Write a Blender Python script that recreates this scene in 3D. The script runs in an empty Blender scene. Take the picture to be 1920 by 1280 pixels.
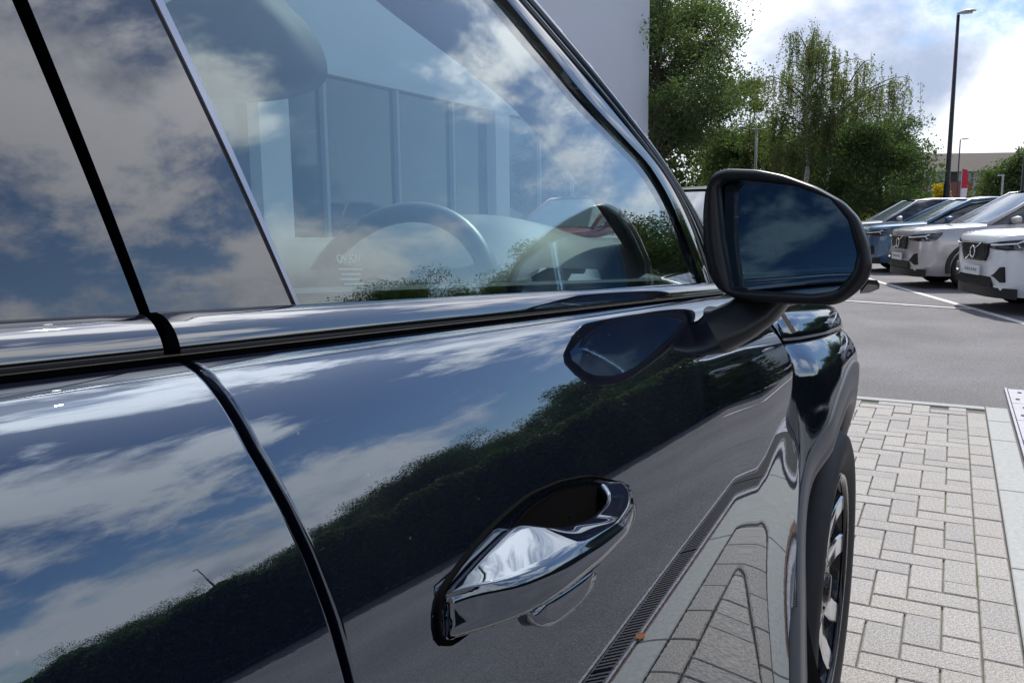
import bpy, math, random
import numpy as np
from mathutils import Vector, Matrix
random.seed(7); rng = np.random.default_rng(11)
R = math.radians
scene = bpy.context.scene
COL = scene.collection

# ------------------------------------------------------------------ camera
CAM_H = 1.213
YAW, PITCH, ROLL = R(27.94), R(8.45), R(-0.63)
sy, cy, sp, cp = math.sin(YAW), math.cos(YAW), math.sin(PITCH), math.cos(PITCH)
fwd = Vector((-sy*cp, cy*cp, -sp)); rt = Vector((cy, sy, 0)); upv = rt.cross(fwd)
r2 = rt*math.cos(ROLL)+upv*math.sin(ROLL); u2 = upv*math.cos(ROLL)-rt*math.sin(ROLL)
cd = bpy.data.cameras.new('camera'); cam = bpy.data.objects.new('camera', cd); COL.objects.link(cam)
cam.matrix_world = Matrix(((r2.x, u2.x, -fwd.x, 0), (r2.y, u2.y, -fwd.y, 0), (r2.z, u2.z, -fwd.z, CAM_H), (0, 0, 0, 1)))
cd.sensor_width = 36; cd.lens = 1552/1920*36; cd.clip_start = .02; cd.clip_end = 2000
scene.camera = cam

# ------------------------------------------------------------------ light
SUN_EL, SUN_AZ = 52.0, -1.0           # azimuth from +Y towards +X
world = bpy.data.worlds.new('World'); scene.world = world; world.use_nodes = True
nt = world.node_tree; nt.nodes.clear()
def wn(t, **k):
    n = nt.nodes.new(t)
    for a, b in k.items(): setattr(n, a, b)
    return n
def lk(a, b): nt.links.new(a, b)
out = wn('ShaderNodeOutputWorld'); bg = wn('ShaderNodeBackground'); bg.inputs[1].default_value = .105
sky = wn('ShaderNodeTexSky', sky_type='NISHITA', sun_disc=False)
sky.sun_elevation = R(SUN_EL); sky.sun_rotation = R(SUN_AZ)
sky.air_density = 1.0; sky.dust_density = .25; sky.ozone_density = 2.5
tc = wn('ShaderNodeTexCoord'); sep = wn('ShaderNodeSeparateXYZ'); lk(tc.outputs['Generated'], sep.inputs[0])
def wmath(op, a, b=None, c=None):
    n = wn('ShaderNodeMath', operation=op)
    for i, v in enumerate((a, b, c)):
        if v is None: continue
        if isinstance(v, (int, float)): n.inputs[i].default_value = v
        else: lk(v, n.inputs[i])
    return n.outputs[0]
cmb = wn('ShaderNodeVectorMath', operation='MULTIPLY'); lk(tc.outputs['Generated'], cmb.inputs[0]); cmb.inputs[1].default_value = (1, 1, 1.45)
def wnoise(scale, detail, rough, off, dist=0.0):
    mp = wn('ShaderNodeMapping'); mp.inputs['Location'].default_value = off; lk(cmb.outputs[0], mp.inputs[0])
    n = wn('ShaderNodeTexNoise'); n.inputs['Scale'].default_value = scale; n.inputs['Detail'].default_value = detail
    n.inputs['Roughness'].default_value = rough; n.inputs['Distortion'].default_value = dist
    lk(mp.outputs[0], n.inputs['Vector']); return n.outputs['Fac']
CL = (2.2, 13.7, 5.5)
n1 = wnoise(2.5, 12, .60, CL, .25)
n2 = wnoise(2.5, 8, .58, (CL[0], CL[1]-.05, CL[2]-.09), .25)   # the same cloud field sampled towards the sun: bright and grey flanks
def wramp(fac, lo, hi):
    m = wn('ShaderNodeMapRange', interpolation_type='SMOOTHSTEP'); lk(fac, m.inputs[0])
    m.inputs[1].default_value = lo; m.inputs[2].default_value = hi; return m.outputs[0]
hz_ = wn('ShaderNodeMapRange'); lk(sep.outputs[2], hz_.inputs[0]); hz_.inputs[1].default_value = 0; hz_.inputs[2].default_value = .38; hz_.inputs[3].default_value = .055; hz_.inputs[4].default_value = -.01   # cloud cover closes up towards the horizon
mask = wramp(wmath('ADD', n1, hz_.outputs[0]), .465, .575)
thick = wramp(n2, .52, .70)
ccol = wn('ShaderNodeMix', data_type='RGBA'); lk(thick, ccol.inputs[0])
ccol.inputs[6].default_value = (9.6, 9.8, 10.3, 1); ccol.inputs[7].default_value = (3.3, 3.8, 5.0, 1)
sdir = wn('ShaderNodeVectorMath', operation='DOT_PRODUCT'); lk(tc.outputs['Generated'], sdir.inputs[0])
sdir.inputs[1].default_value = (math.sin(R(SUN_AZ))*math.cos(R(SUN_EL)), math.cos(R(SUN_AZ))*math.cos(R(SUN_EL)), math.sin(R(SUN_EL)))
glow = wmath('ADD', wmath('MULTIPLY', wmath('POWER', wmath('MAXIMUM', sdir.outputs['Value'], 0.0), 6.0), 2.2), .92)   # forward scattering in the clouds
cgl = wn('ShaderNodeVectorMath', operation='SCALE'); lk(ccol.outputs[2], cgl.inputs[0]); lk(glow, cgl.inputs['Scale'])
smix = wn('ShaderNodeMix', data_type='RGBA'); lk(wmath('MULTIPLY', mask, .92), smix.inputs[0])
stint = wn('ShaderNodeVectorMath', operation='MULTIPLY'); lk(sky.outputs[0], stint.inputs[0]); stint.inputs[1].default_value = (.84, .92, 1.04)
aur = wmath('MULTIPLY', wmath('POWER', wmath('MAXIMUM', sdir.outputs['Value'], 0.0), 10.0), 5.0)      # aureole of the hazy air round the sun
sav = wn('ShaderNodeCombineXYZ'); lk(aur, sav.inputs[0]); lk(aur, sav.inputs[1]); lk(aur, sav.inputs[2])
saur = wn('ShaderNodeVectorMath', operation='ADD'); lk(stint.outputs[0], saur.inputs[0]); lk(sav.outputs[0], saur.inputs[1])
lk(saur.outputs[0], smix.inputs[6]); lk(cgl.outputs[0], smix.inputs[7])
lk(smix.outputs[2], bg.inputs[0]); lk(bg.outputs[0], out.inputs[0])

sd = bpy.data.lights.new('sun', 'SUN'); sd.energy = 4.2; sd.angle = R(.5); sd.color = (1, .95, .87)
sun = bpy.data.objects.new('sun', sd); COL.objects.link(sun)
S_DIR = Vector((math.sin(R(SUN_AZ))*math.cos(R(SUN_EL)), math.cos(R(SUN_AZ))*math.cos(R(SUN_EL)), math.sin(R(SUN_EL))))
sun.rotation_euler = S_DIR.to_track_quat('Z', 'Y').to_euler()
vs = scene.view_settings; vs.view_transform = 'Standard'; vs.look = 'None'; vs.exposure = .18; vs.gamma = 1; vs.use_curve_mapping = False
scene.render.engine = 'CYCLES'
scene.cycles.use_denoising = True
scene.cycles.max_bounces = 14; scene.cycles.transparent_max_bounces = 24; scene.cycles.glossy_bounces = 7
scene.cycles.sample_clamp_indirect = 6

# ------------------------------------------------------------------ helpers
MATS = {}
def mat(name, col=(.5, .5, .5), rough=.6, metal=0, ior=1.45, coat=0, coat_ior=1.5, noise=None, bump=None, spec=.5, trans=None):
    """noise=(scale, amount, detail): own grain and mottling of the colour; bump=(scale, strength)."""
    m = bpy.data.materials.new(name); m.use_nodes = True; t = m.node_tree; b = t.nodes['Principled BSDF']
    b.inputs['Base Color'].default_value = (*col, 1); b.inputs['Roughness'].default_value = rough
    b.inputs['Metallic'].default_value = metal; b.inputs['IOR'].default_value = ior
    b.inputs['Specular IOR Level'].default_value = spec
    b.inputs['Coat Weight'].default_value = coat; b.inputs['Coat IOR'].default_value = coat_ior; b.inputs['Coat Roughness'].default_value = .0
    g = t.nodes.new('ShaderNodeTexCoord')
    if noise:
        n = t.nodes.new('ShaderNodeTexNoise'); n.inputs['Scale'].default_value = noise[0]; n.inputs['Detail'].default_value = noise[2] if len(noise) > 2 else 4
        n.inputs['Roughness'].default_value = .65
        t.links.new(g.outputs['Object'], n.inputs['Vector'])
        mr = t.nodes.new('ShaderNodeMapRange'); mr.inputs[1].default_value = .28; mr.inputs[2].default_value = .72
        mr.inputs[3].default_value = 1-noise[1]; mr.inputs[4].default_value = 1+noise[1]
        t.links.new(n.outputs[0], mr.inputs[0])
        mx = t.nodes.new('ShaderNodeVectorMath'); mx.operation = 'SCALE'; mx.inputs[0].default_value = col
        t.links.new(mr.outputs[0], mx.inputs['Scale']); t.links.new(mx.outputs[0], b.inputs['Base Color'])
    if bump:
        n = t.nodes.new('ShaderNodeTexNoise'); n.inputs['Scale'].default_value = bump[0]; n.inputs['Detail'].default_value = 3
        t.links.new(g.outputs['Object'], n.inputs['Vector'])
        bp = t.nodes.new('ShaderNodeBump'); bp.inputs['Strength'].default_value = bump[1]; bp.inputs['Distance'].default_value = bump[2] if len(bump) > 2 else .01
        t.links.new(n.outputs[0], bp.inputs['Height']); t.links.new(bp.outputs[0], b.inputs['Normal'])
    MATS[name] = m
    return m
def glass_mat(name, tint, ior=1.52, gloss=(1, 1, 1)):
    """a pane: fresnel mirror over tinted see-through; both faces of the pane carry it"""
    m = bpy.data.materials.new(name); m.use_nodes = True; t = m.node_tree; t.nodes.clear()
    o = t.nodes.new('ShaderNodeOutputMaterial'); mx = t.nodes.new('ShaderNodeMixShader'); fr = t.nodes.new('ShaderNodeFresnel')
    # use the outside index on both faces
    fr.inputs[0].default_value = ior
    ge = t.nodes.new('ShaderNodeNewGeometry'); sel = t.nodes.new('ShaderNodeMix'); sel.data_type = 'FLOAT'
    t.links.new(ge.outputs['Backfacing'], sel.inputs[0]); sel.inputs[2].default_value = ior; sel.inputs[3].default_value = 1/ior
    t.links.new(sel.outputs[0], fr.inputs[0])
    tr = t.nodes.new('ShaderNodeBsdfTransparent'); tr.inputs[0].default_value = (*tint, 1)
    gl = t.nodes.new('ShaderNodeBsdfGlossy'); gl.inputs['Roughness'].default_value = .0; gl.inputs[0].default_value = (*gloss, 1)
    t.links.new(fr.outputs[0], mx.inputs[0]); t.links.new(tr.outputs[0], mx.inputs[1]); t.links.new(gl.outputs[0], mx.inputs[2]); t.links.new(mx.outputs[0], o.inputs[0])
    MATS[name] = m; return m

def mesh_obj(name, V, Fc, m, parent=None, smooth=False, autosmooth=None):
    me = bpy.data.meshes.new(name)
    me.from_pydata([tuple(map(float, v)) for v in V], [], [tuple(map(int, f)) for f in Fc]); me.update()
    ms = m if isinstance(m, (list, tuple)) else [m]
    for x in ms: me.materials.append(x)
    if smooth or autosmooth:
        me.polygons.foreach_set('use_smooth', [True]*len(me.polygons))
    if autosmooth: 
        try: me.set_sharp_from_angle(angle=R(autosmooth))
        except Exception: pass
    o = bpy.data.objects.new(name, me); COL.objects.link(o)
    if parent is not None: o.parent = parent
    return o
def tag(o, label=None, cat=None, group=None, kind=None):
    for k, v in (('label', label), ('category', cat), ('group', group), ('kind', kind)):
        if v: o[k] = v
    return o
def thing(name, label, cat, loc=(0, 0, 0), rz=0, group=None):
    o = bpy.data.objects.new(name, None); COL.objects.link(o); o.location = loc; o.rotation_euler = (0, 0, rz); o.empty_display_size = .2
    return tag(o, label, cat, group)
def copy_tree(o, parent=None):
    c = o.copy(); COL.objects.link(c)
    if parent is not None: c.parent = parent
    for ch in list(o.children): copy_tree(ch, c)
    return c
class MB:
    def __init__(s): s.V = []; s.F = []
    def add(s, V, F):
        k = len(s.V); s.V += [tuple(v) for v in V]; s.F += [tuple(i+k for i in f) for f in F]; return s
    def box(s, c, d, rz=0, ch=0):
        x, y, z = (q/2 for q in d); b = min(ch, x*.9, y*.9, z*.9)
        if b <= 0:
            P = [(i*x, j*y, k*z) for k in (-1, 1) for j in (-1, 1) for i in (-1, 1)]
            F = [(0, 2, 3, 1), (4, 5, 7, 6), (0, 1, 5, 4), (2, 6, 7, 3), (0, 4, 6, 2), (1, 3, 7, 5)]
        else:   # top edges chamfered
            P = [(i*x, j*y, -z) for j in (-1, 1) for i in (-1, 1)]+[(i*x, j*y, z-b) for j in (-1, 1) for i in (-1, 1)]+[(i*(x-b), j*(y-b), z) for j in (-1, 1) for i in (-1, 1)]
            F = [(0, 2, 3, 1), (8, 9, 11, 10)]
            for a in (0, 4): F += [(a, a+1, a+5, a+4), (a+3, a+2, a+6, a+7), (a+2, a, a+4, a+6), (a+1, a+3, a+7, a+5)]
        cc, ss = math.cos(rz), math.sin(rz)
        return s.add([(c[0]+p[0]*cc-p[1]*ss, c[1]+p[0]*ss+p[1]*cc, c[2]+p[2]) for p in P], F)
    def tube(s, pts, rad, n=8, cap=True):
        pts = [Vector(p) for p in pts]; rad = rad if isinstance(rad, (list, tuple)) else [rad]*len(pts)
        V = []; F = []
        for i, p in enumerate(pts):
            d = (pts[min(i+1, len(pts)-1)]-pts[max(i-1, 0)]).normalized()
            a = d.cross(Vector((0, 0, 1)) if abs(d.z) < .95 else Vector((1, 0, 0))).normalized(); b = d.cross(a)
            for k in range(n):
                t = 2*math.pi*k/n; V.append(p+a*(rad[i]*math.cos(t))+b*(rad[i]*math.sin(t)))
        for i in range(len(pts)-1):
            for k in range(n): F.append((i*n+k, i*n+(k+1) % n, (i+1)*n+(k+1) % n, (i+1)*n+k))
        if cap: F += [tuple(range(n))[::-1], tuple((len(pts)-1)*n+k for k in range(n))]
        return s.add(V, F)
    def lathe(s, prof, axis_pt, axis='x', n=32, closed=False):
        """prof: list of (axial, radius)"""
        V = []; F = []; ax = Vector(axis_pt)
        for a, r_ in prof:
            for k in range(n):
                t = 2*math.pi*k/n
                q = {'x': (a, r_*math.cos(t), r_*math.sin(t)), 'y': (r_*math.cos(t), a, r_*math.sin(t)), 'z': (r_*math.cos(t), r_*math.sin(t), a)}[axis]
                V.append(ax+Vector(q))
        m_ = len(prof)
        for i in range(m_ if closed else m_-1):
            j = (i+1) % m_
            for k in range(n): F.append((i*n+k, i*n+(k+1) % n, j*n+(k+1) % n, j*n+k))
        return s.add(V, F)
    def poly(s, pts, thick_vec):
        """prism: outline pts extruded by thick_vec"""
        n = len(pts); tv = Vector(thick_vec); P = [Vector(p) for p in pts]
        return s.add(P+[p+tv for p in P], [tuple(range(n))[::-1], tuple(range(n, 2*n))]+[(i, (i+1) % n, n+(i+1) % n, n+i) for i in range(n)])
    def grid(s, A, flip=False, wrap=False):
        A = np.asarray(A, float); m_, n = A.shape[:2]; F = []
        for i in range(m_-1):
            for j in range(n if wrap else n-1):
                q = (i*n+j, i*n+(j+1) % n, (i+1)*n+(j+1) % n, (i+1)*n+j); F.append(q[::-1] if flip else q)
        return s.add(A.reshape(-1, 3), F)
    def build(s, name, m, parent=None, smooth=False, auto=None): return mesh_obj(name, s.V, s.F, m, parent, smooth, auto)

# ------------------------------------------------------------------ materials
PAINT = mat('black_paint', (.0035, .005, .010), .05, ior=2.8, coat=0)
PAINT.node_tree.nodes['Principled BSDF'].inputs['Roughness'].default_value = .0
PAINT.node_tree.nodes['Principled BSDF'].inputs['Specular Tint'].default_value = (.80, .90, 1, 1)
t = PAINT.node_tree; b = t.nodes['Principled BSDF']; g = t.nodes.new('ShaderNodeTexCoord')
def _n(sc, det):
    n = t.nodes.new('ShaderNodeTexNoise'); n.inputs['Scale'].default_value = sc; n.inputs['Detail'].default_value = det; t.links.new(g.outputs['Object'], n.inputs['Vector']); return n.outputs[0]
vo = t.nodes.new('ShaderNodeTexVoronoi'); vo.inputs['Scale'].default_value = 95; t.links.new(g.outputs['Object'], vo.inputs['Vector'])
sp_ = t.nodes.new('ShaderNodeMapRange'); t.links.new(vo.outputs['Distance'], sp_.inputs[0]); sp_.inputs[1].default_value = .10; sp_.inputs[2].default_value = .05
pick = t.nodes.new('ShaderNodeMapRange'); sepc = t.nodes.new('ShaderNodeSeparateColor'); t.links.new(vo.outputs['Color'], sepc.inputs[0]); t.links.new(sepc.outputs[0], pick.inputs[0]); pick.inputs[1].default_value = .80; pick.inputs[2].default_value = .90
ml = t.nodes.new('ShaderNodeMath'); ml.operation = 'MULTIPLY'; t.links.new(sp_.outputs[0], ml.inputs[0]); t.links.new(pick.outputs[0], ml.inputs[1])
film = t.nodes.new('ShaderNodeMapRange'); t.links.new(_n(7, 8), film.inputs[0]); film.inputs[1].default_value = .35; film.inputs[2].default_value = .8; film.inputs[3].default_value = 0; film.inputs[4].default_value = .03
ad = t.nodes.new('ShaderNodeMath'); ad.operation = 'MULTIPLY_ADD'; t.links.new(ml.outputs[0], ad.inputs[0]); ad.inputs[1].default_value = .45; t.links.new(film.outputs[0], ad.inputs[2])
dm = t.nodes.new('ShaderNodeMix'); dm.data_type = 'RGBA'; t.links.new(ad.outputs[0], dm.inputs[0]); dm.inputs[6].default_value = (.0035, .005, .012, 1); dm.inputs[7].default_value = (.22, .21, .20, 1); t.links.new(dm.outputs[2], b.inputs['Base Color'])
op = t.nodes.new('ShaderNodeBump'); op.inputs['Strength'].default_value = .012; op.inputs['Distance'].default_value = .0004; t.links.new(_n(160, 1), op.inputs['Height']); t.links.new(op.outputs[0], b.inputs['Normal'])
GLOSSBLACK = mat('gloss_black_trim', (.004, .0045, .008), 0.0, ior=2.5, spec=.5)
TRIM = mat('waist_trim_gloss', (.006, .007, .012), .02, ior=2.8)
RUBBER = mat('rubber_seal', (.004, .004, .005), .6, spec=.2)
SHUT = mat('door_shut_dark', (.0012, .0012, .0014), .9, spec=.05)  # near black; on the finger cup this colour stands for its deep shade
CHROMESTRIP = mat('satin_edge_strip', (.36, .38, .44), .25, metal=1)
CLAD = mat('grey_plastic_cladding', (.125, .127, .132), .42, noise=(900, .12), bump=(1400, .25, .0006))
MIRBLACK = mat('black_grained_plastic', (.008, .009, .011), .32, bump=(1500, .2, .0004))
TYRE = mat('tyre_rubber', (.018, .018, .019), .62, noise=(30, .2))
ALLOY = mat('machined_alloy', (.74, .75, .78), .16, metal=1)
ALLOYDARK = mat('gloss_black_alloy', (.01, .01, .012), .08)
SIDEGLASS = glass_mat('tinted_side_glass', (.85, .955, .945), 1.95)
SCREEN = glass_mat('windscreen_glass', (.92, .98, .97), 1.45)
MIRGLASS = mat('dimming_mirror', (.17, .26, .35), .0, metal=1)
DASH = mat('dark_dashboard', (.040, .042, .044), .55, bump=(700, .3, .001))
INTER = mat('charcoal_interior', (.012, .012, .013), .7)
LEATHER = mat('steering_leather', (.022, .022, .024), .42, bump=(500, .2, .001))
SILVERTRIM = mat('satin_silver', (.6, .6, .6), .3, metal=1)

# ------------------------------------------------------------------ ground
ASPH = mat('asphalt', (.185, .18, .19), .85, noise=(120, .55, 4), bump=(150, 1.0, .012))
t = ASPH.node_tree; b = t.nodes['Principled BSDF']
bn = t.nodes.new('ShaderNodeTexNoise'); bn.inputs['Scale'].default_value = .9; bn.inputs['Detail'].default_value = 6
g = t.nodes.new('ShaderNodeTexCoord'); t.links.new(g.outputs['Object'], bn.inputs['Vector'])
mr = t.nodes.new('ShaderNodeMapRange'); mr.inputs[1].default_value = .3; mr.inputs[2].default_value = .7; mr.inputs[3].default_value = .80; mr.inputs[4].default_value = 1.16
t.links.new(bn.outputs[0], mr.inputs[0])
src = b.inputs['Base Color'].links[0].from_socket
mm = t.nodes.new('ShaderNodeVectorMath'); mm.operation = 'SCALE'; t.links.new(src, mm.inputs[0]); t.links.new(mr.outputs[0], mm.inputs['Scale']); t.links.new(mm.outputs[0], b.inputs['Base Color'])
V = [(-400, -400, -.02), (400, -400, -.02), (400, 900, -.02), (-400, 900, -.02)]
tag(mesh_obj('asphalt_ground', V, [(0, 1, 2, 3)], ASPH), kind='structure')
WHITE = mat('worn_white_line_paint', (.62, .62, .62), .7, noise=(22, .30, 8))
def line(pts, w, z=-.016):
    mb = MB(); P = [Vector((*p, z)) for p in pts]
    for a, c in zip(P, P[1:]):
        d = (c-a).normalized(); n = Vector((-d.y, d.x, 0))*(w/2); mb.add([a-n, a+n, c+n, c-n], [(0, 1, 2, 3)][::1])
    # make sure it faces up
    mb.F = [f[::-1] for f in mb.F]
    return mb
m1 = line([(-4.6, 28.0), (-1.24, 16.9), (.76, 10.9), (1.6, 8.4)], .10)
o = m1.build('bay_line', WHITE); tag(o, kind='structure')
o = line([(-6.0, 12.95), (-1.21, 12.72), (.33, 12.2)], .09, -.012).build('lane_line', WHITE); tag(o, kind='structure')

# paving: herringbone blocks, a border course, flush kerb stones, drain channel
PAVMATS = [mat('granite_paver_%d' % i, c, .88, noise=(230, .62, 3), bump=(260, .9, .004)) for i, c in enumerate([(.335, .32, .308), (.355, .34, .326), (.312, .30, .292), (.34, .322, .305)])]
for i, m_ in enumerate(PAVMATS): m_.name = 'granite_paver'+['', '_pale', '_dark', '_warm'][i]
JOINT = mat('jointing_sand', (.15, .14, .12), .95, noise=(160, .4), bump=(300, .7, .004))
t = JOINT.node_tree; b = t.nodes['Principled BSDF']; g = t.nodes.new('ShaderNodeTexCoord'); mo = t.nodes.new('ShaderNodeTexNoise'); mo.inputs['Scale'].default_value = 4.5; mo.inputs['Detail'].default_value = 6
t.links.new(g.outputs['Object'], mo.inputs['Vector']); mr = t.nodes.new('ShaderNodeMapRange'); t.links.new(mo.outputs[0], mr.inputs[0]); mr.inputs[1].default_value = .54; mr.inputs[2].default_value = .64
mx = t.nodes.new('ShaderNodeMix'); mx.data_type = 'RGBA'; src = b.inputs['Base Color'].links[0].from_socket; t.links.new(mr.outputs[0], mx.inputs[0]); t.links.new(src, mx.inputs[6]); mx.inputs[7].default_value = (.10, .13, .045, 1); t.links.new(mx.outputs[2], b.inputs['Base Color'])   # moss in the joints
pave = mesh_obj('pavement', [(-4.2, -2.5, -.012), (.243, -2.5, -.012), (.243, 5.93, -.012), (-4.2, 5.93, -.012)], [(0, 1, 2, 3)], JOINT); tag(pave, kind='structure')
B = .1013; X0 = .140; Y0 = 5.72
blocks = []          # (cx, cy, lx, ly)
for k in range(-1, 46): blocks.append((X0+B/2, Y0-2*B*k-B, B, 2*B))
NI, NJ = 42, 84
for i in range(-NI, 0):
    for j in range(-NJ, 0):
        d = (i-j) % 4
        if d == 0:   # lying along X: cells i,i+1
            if i+1 <= -1: blocks.append((X0+(i+1)*B, Y0+(j+.5)*B+B, 2*B, B))
            else: blocks.append((X0+(i+.5)*B, Y0+(j+.5)*B+B, B, B))
        elif d == 2:  # lying along Y: cells j, j+1
            blocks.append((X0+(i+.5)*B, Y0+j*B+B, B, 2*B))
        elif d == 1 and i == -NI: pass
blocks = [b_ for b_ in blocks if b_[1]+b_[3]/2 <= 5.845 and b_[1] > -2.3]
def visible_w(b_):
    x, y = b_[:2]
    inside = (x > -.1*max(y, .1)-.02) and y > .9
    return 0 if inside else 1
blocks.sort(key=lambda b_: (visible_w(b_), abs(b_[1]-2.5)+abs(b_[0]-.0)*2.0))
variants = {}
def brick_mesh(lx, ly, mi):
    key = (round(lx, 3), round(ly, 3), mi)
    if key not in variants:
        q = MB().box((0, 0, 0), (lx-.005, ly-.005, .05), ch=.003)
        me = bpy.data.meshes.new('paver'); me.from_pydata(q.V, [], q.F); me.materials.append(PAVMATS[mi]); variants[key] = me
    return variants[key]
rest = MB()
for k, (x, y, lx, ly) in enumerate(blocks):
    dz = rng.normal(0, .0012); rx = rng.normal(0, .004); ry_ = rng.normal(0, .004)
    if k < 298:
        o = bpy.data.objects.new('paver', brick_mesh(lx, ly, int(rng.integers(0, 4)))); COL.objects.link(o); o.parent = pave
        o.location = (x, y, -.025+dz); o.rotation_euler = (rx, ry_, rng.normal(0, .004))
    else: rest.box((x, y, -.025+dz), (lx-.006, ly-.006, .05), ch=.004)
tag(rest.build('paver_field', PAVMATS[0], pave), kind='stuff')
KERB = mat('pale_concrete_kerb', (.34, .35, .345), .85, noise=(40, .16, 8), bump=(500, .3, .002))
ke = thing('kerb', 'row of pale concrete kerb stones flush with the block paving', 'kerb')
yy = 5.93; lens = [.40, .47, .93, .93, .93, .93, .93, .93, .93]
for L in lens:
    MB().box((.3065, yy-L/2, -.028), (.121, L-.005, .058), ch=.004).build('kerb_stone', KERB, ke); yy -= L
xx = .243
for L in (.9, .9, .9, .9):
    MB().box((xx-L/2, 5.89, -.027), (L-.005, .079, .056), ch=.004).build('kerb_stone', KERB, ke); xx -= L
DRAIN = mat('drain_channel_steel', (.27, .27, .31), .55, metal=.25, noise=(35, .25, 8))
GRATE = mat('dark_grate_iron', (.055, .05, .055), .6, noise=(40, .3, 6))
RUST = mat('rusty_edge', (.13, .075, .05), .85, noise=(30, .5, 8))
dr = thing('drain_channel', 'long narrow drain channel with slotted grates beside the pale kerb', 'drain')
for x in (.388, .515): MB().box((x, 2.05, -.03), (.016, 9.2, .066), ch=.002).build('channel_edge', DRAIN, dr)
MB().box((.374, .55, -.031), (.010, 6.2, .052)).build('rust_joint', RUST, dr)
MB().box((.4515, 2.05, -.06), (.11, 9.2, .01)).build('channel_bed', SHUT, dr)
y = 6.62
for k in range(9):
    L = .5 if k < 3 else 1.0
    if k < 3:
        c_ = MB().box((.4515, y-L/2, -.009), (.104, L-.006, .02), ch=.002).build('cover_plate', DRAIN, dr)
        for s in (-1, 1): MB().lathe([(0, .013), (.006, .012), (.007, 0)], (.4515+.012*s, y-L/2+s*.12, .001), 'z', 12).build('bolt', GRATE, c_)
    else:
        q = MB()
        for s in (-1, 1): q.box((.4515+s*.047, y-L/2, -.012), (.010, L-.006, .02))
        n_ = int(L/.024)
        for i in range(n_): q.box((.4515, y-.01-i*.024-.006, -.012), (.084, .011, .018))
        q.build('grate', GRATE, dr)
    y -= L
LEAF_O = mat('dry_orange_leaf', (.45, .16, .05), .8)
for (x, y, a, lab) in ((.372, 2.30, .5, 'curled orange dead leaf lying on the rusty edge of the drain channel'), (.262, 1.42, 2.0, 'orange dead leaf lying on the inner edge of the kerb')):
    q = MB(); P = [(-.03, 0, .004), (-.012, .014, .010), (.012, .013, .014), (.032, 0, .012), (.012, -.013, .009), (-.012, -.014, .005)]
    q.poly([Vector((p[0]*math.cos(a)-p[1]*math.sin(a), p[0]*math.sin(a)+p[1]*math.cos(a), p[2])) for p in P], (0, 0, .0012))
    o = q.build('fallen_leaf', LEAF_O); o.location = (x, y, .004); tag(o, lab, 'leaf')

# ------------------------------------------------------------------ the black car in front
XB = -.30; CX = -1.11       # outer waist line; centre line of the car
ZT = [.018, .020, .023, .028, .034, .045, .06, .08, .10, .13, .153, .20, .25, .30, .36, .44, .52, .60, .68, .74, .80]
TR = [80, 70, 58, 46, 37, 29, 23.5, 19.5, 16.5, 14, 12.5, 8.5, 5, 2.3, .5, 0, 0, 1, 5, 14, 22]
TF = [80, 70, 58, 46, 38, 32, 29, 26, 23, 17, 13, 8, 4.5, 2.3, 1.5, 4, 6, 8, 12, 20, 32]
ZF = np.linspace(.018, .80, 500)
def cumx(T):
    q = np.tan(np.radians(np.interp(ZF, ZT, T))); return np.concatenate([[0], np.cumsum((q[1:]+q[:-1])/2*np.diff(ZF))])
CR, CF = cumx(TR), cumx(TF)
def belt(Y): return 1.188-.061*Y
def sst(x): x = np.clip(x, 0, 1); return x*x*(3-2*x)
def Xlow(Y, z):
    ze = np.clip(belt(Y)-z, .018, .80); w = np.clip((Y-.15)/1.05, 0, 1.25)
    return XB+tap(np.minimum(Y, 1.2)-.5*np.clip(np.minimum(Y, 1.2)-1.0, 0, 1)**2/.2)+np.interp(ze, ZF, CR)*(1-w)+np.interp(ze, ZF, CF)*w+.06*sst((Y-1.14)/.33)*np.clip(.76-z, -.25, .25)*sst((.95-z)/.14)
def tap(Y): return .012-.03*(np.maximum(Y, -.3)-.2)      # the cabin narrows towards the front
def Xup(Y, z):
    h = z-belt(Y); return -.318+tap(Y)-((.167+.04*np.clip(Y-.3, 0, 1))*h+.295*h*h)
car = thing('black_suv', 'glossy black SUV close up with open-grip door handle and wing mirror', 'car')

def rolled(cols, X, inward=.016, r_=.004):
    """cols: Y positions; returns extra columns for rolled-in panel edges"""
    pass
def panel(name, m, parent, fn, yl, yr, zs, ny=60, off=0., roll=(True, True), depth=.018, rr=.0016, row_is_h=True):
    """grid between curves yl(row), yr(row); zs rows: distance below (or above) the waist line, z = belt(Y) -+ row"""
    A = []
    for q in zs:
        a, c = yl(q), yr(q)
        ys = np.concatenate([[a, a+.0006, a+.002, a+.006], np.linspace(a+.014, c-.014, ny), [c-.006, c-.002, c-.0006, c]])
        row = []
        def P(Y, o_):
            z = belt(Y)+(q if row_is_h else -q); return (fn(Y, z)+off+o_, Y, z)
        if roll[0]:
            for t_ in (0., .0): pass
            row += [P(a-rr*1.0, -depth), P(a-rr*1.0, -rr*1.0), P(a-rr*.71, -rr*.29)]
        row += [P(Y, 0) for Y in ys]
        if roll[1]:
            row += [P(c+rr*.71, -rr*.29), P(c+rr, -rr), P(c+rr, -depth)]
        A.append(row)
    q = MB().grid(A, flip=row_is_h is False)
    return q, np.array(A)

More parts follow.
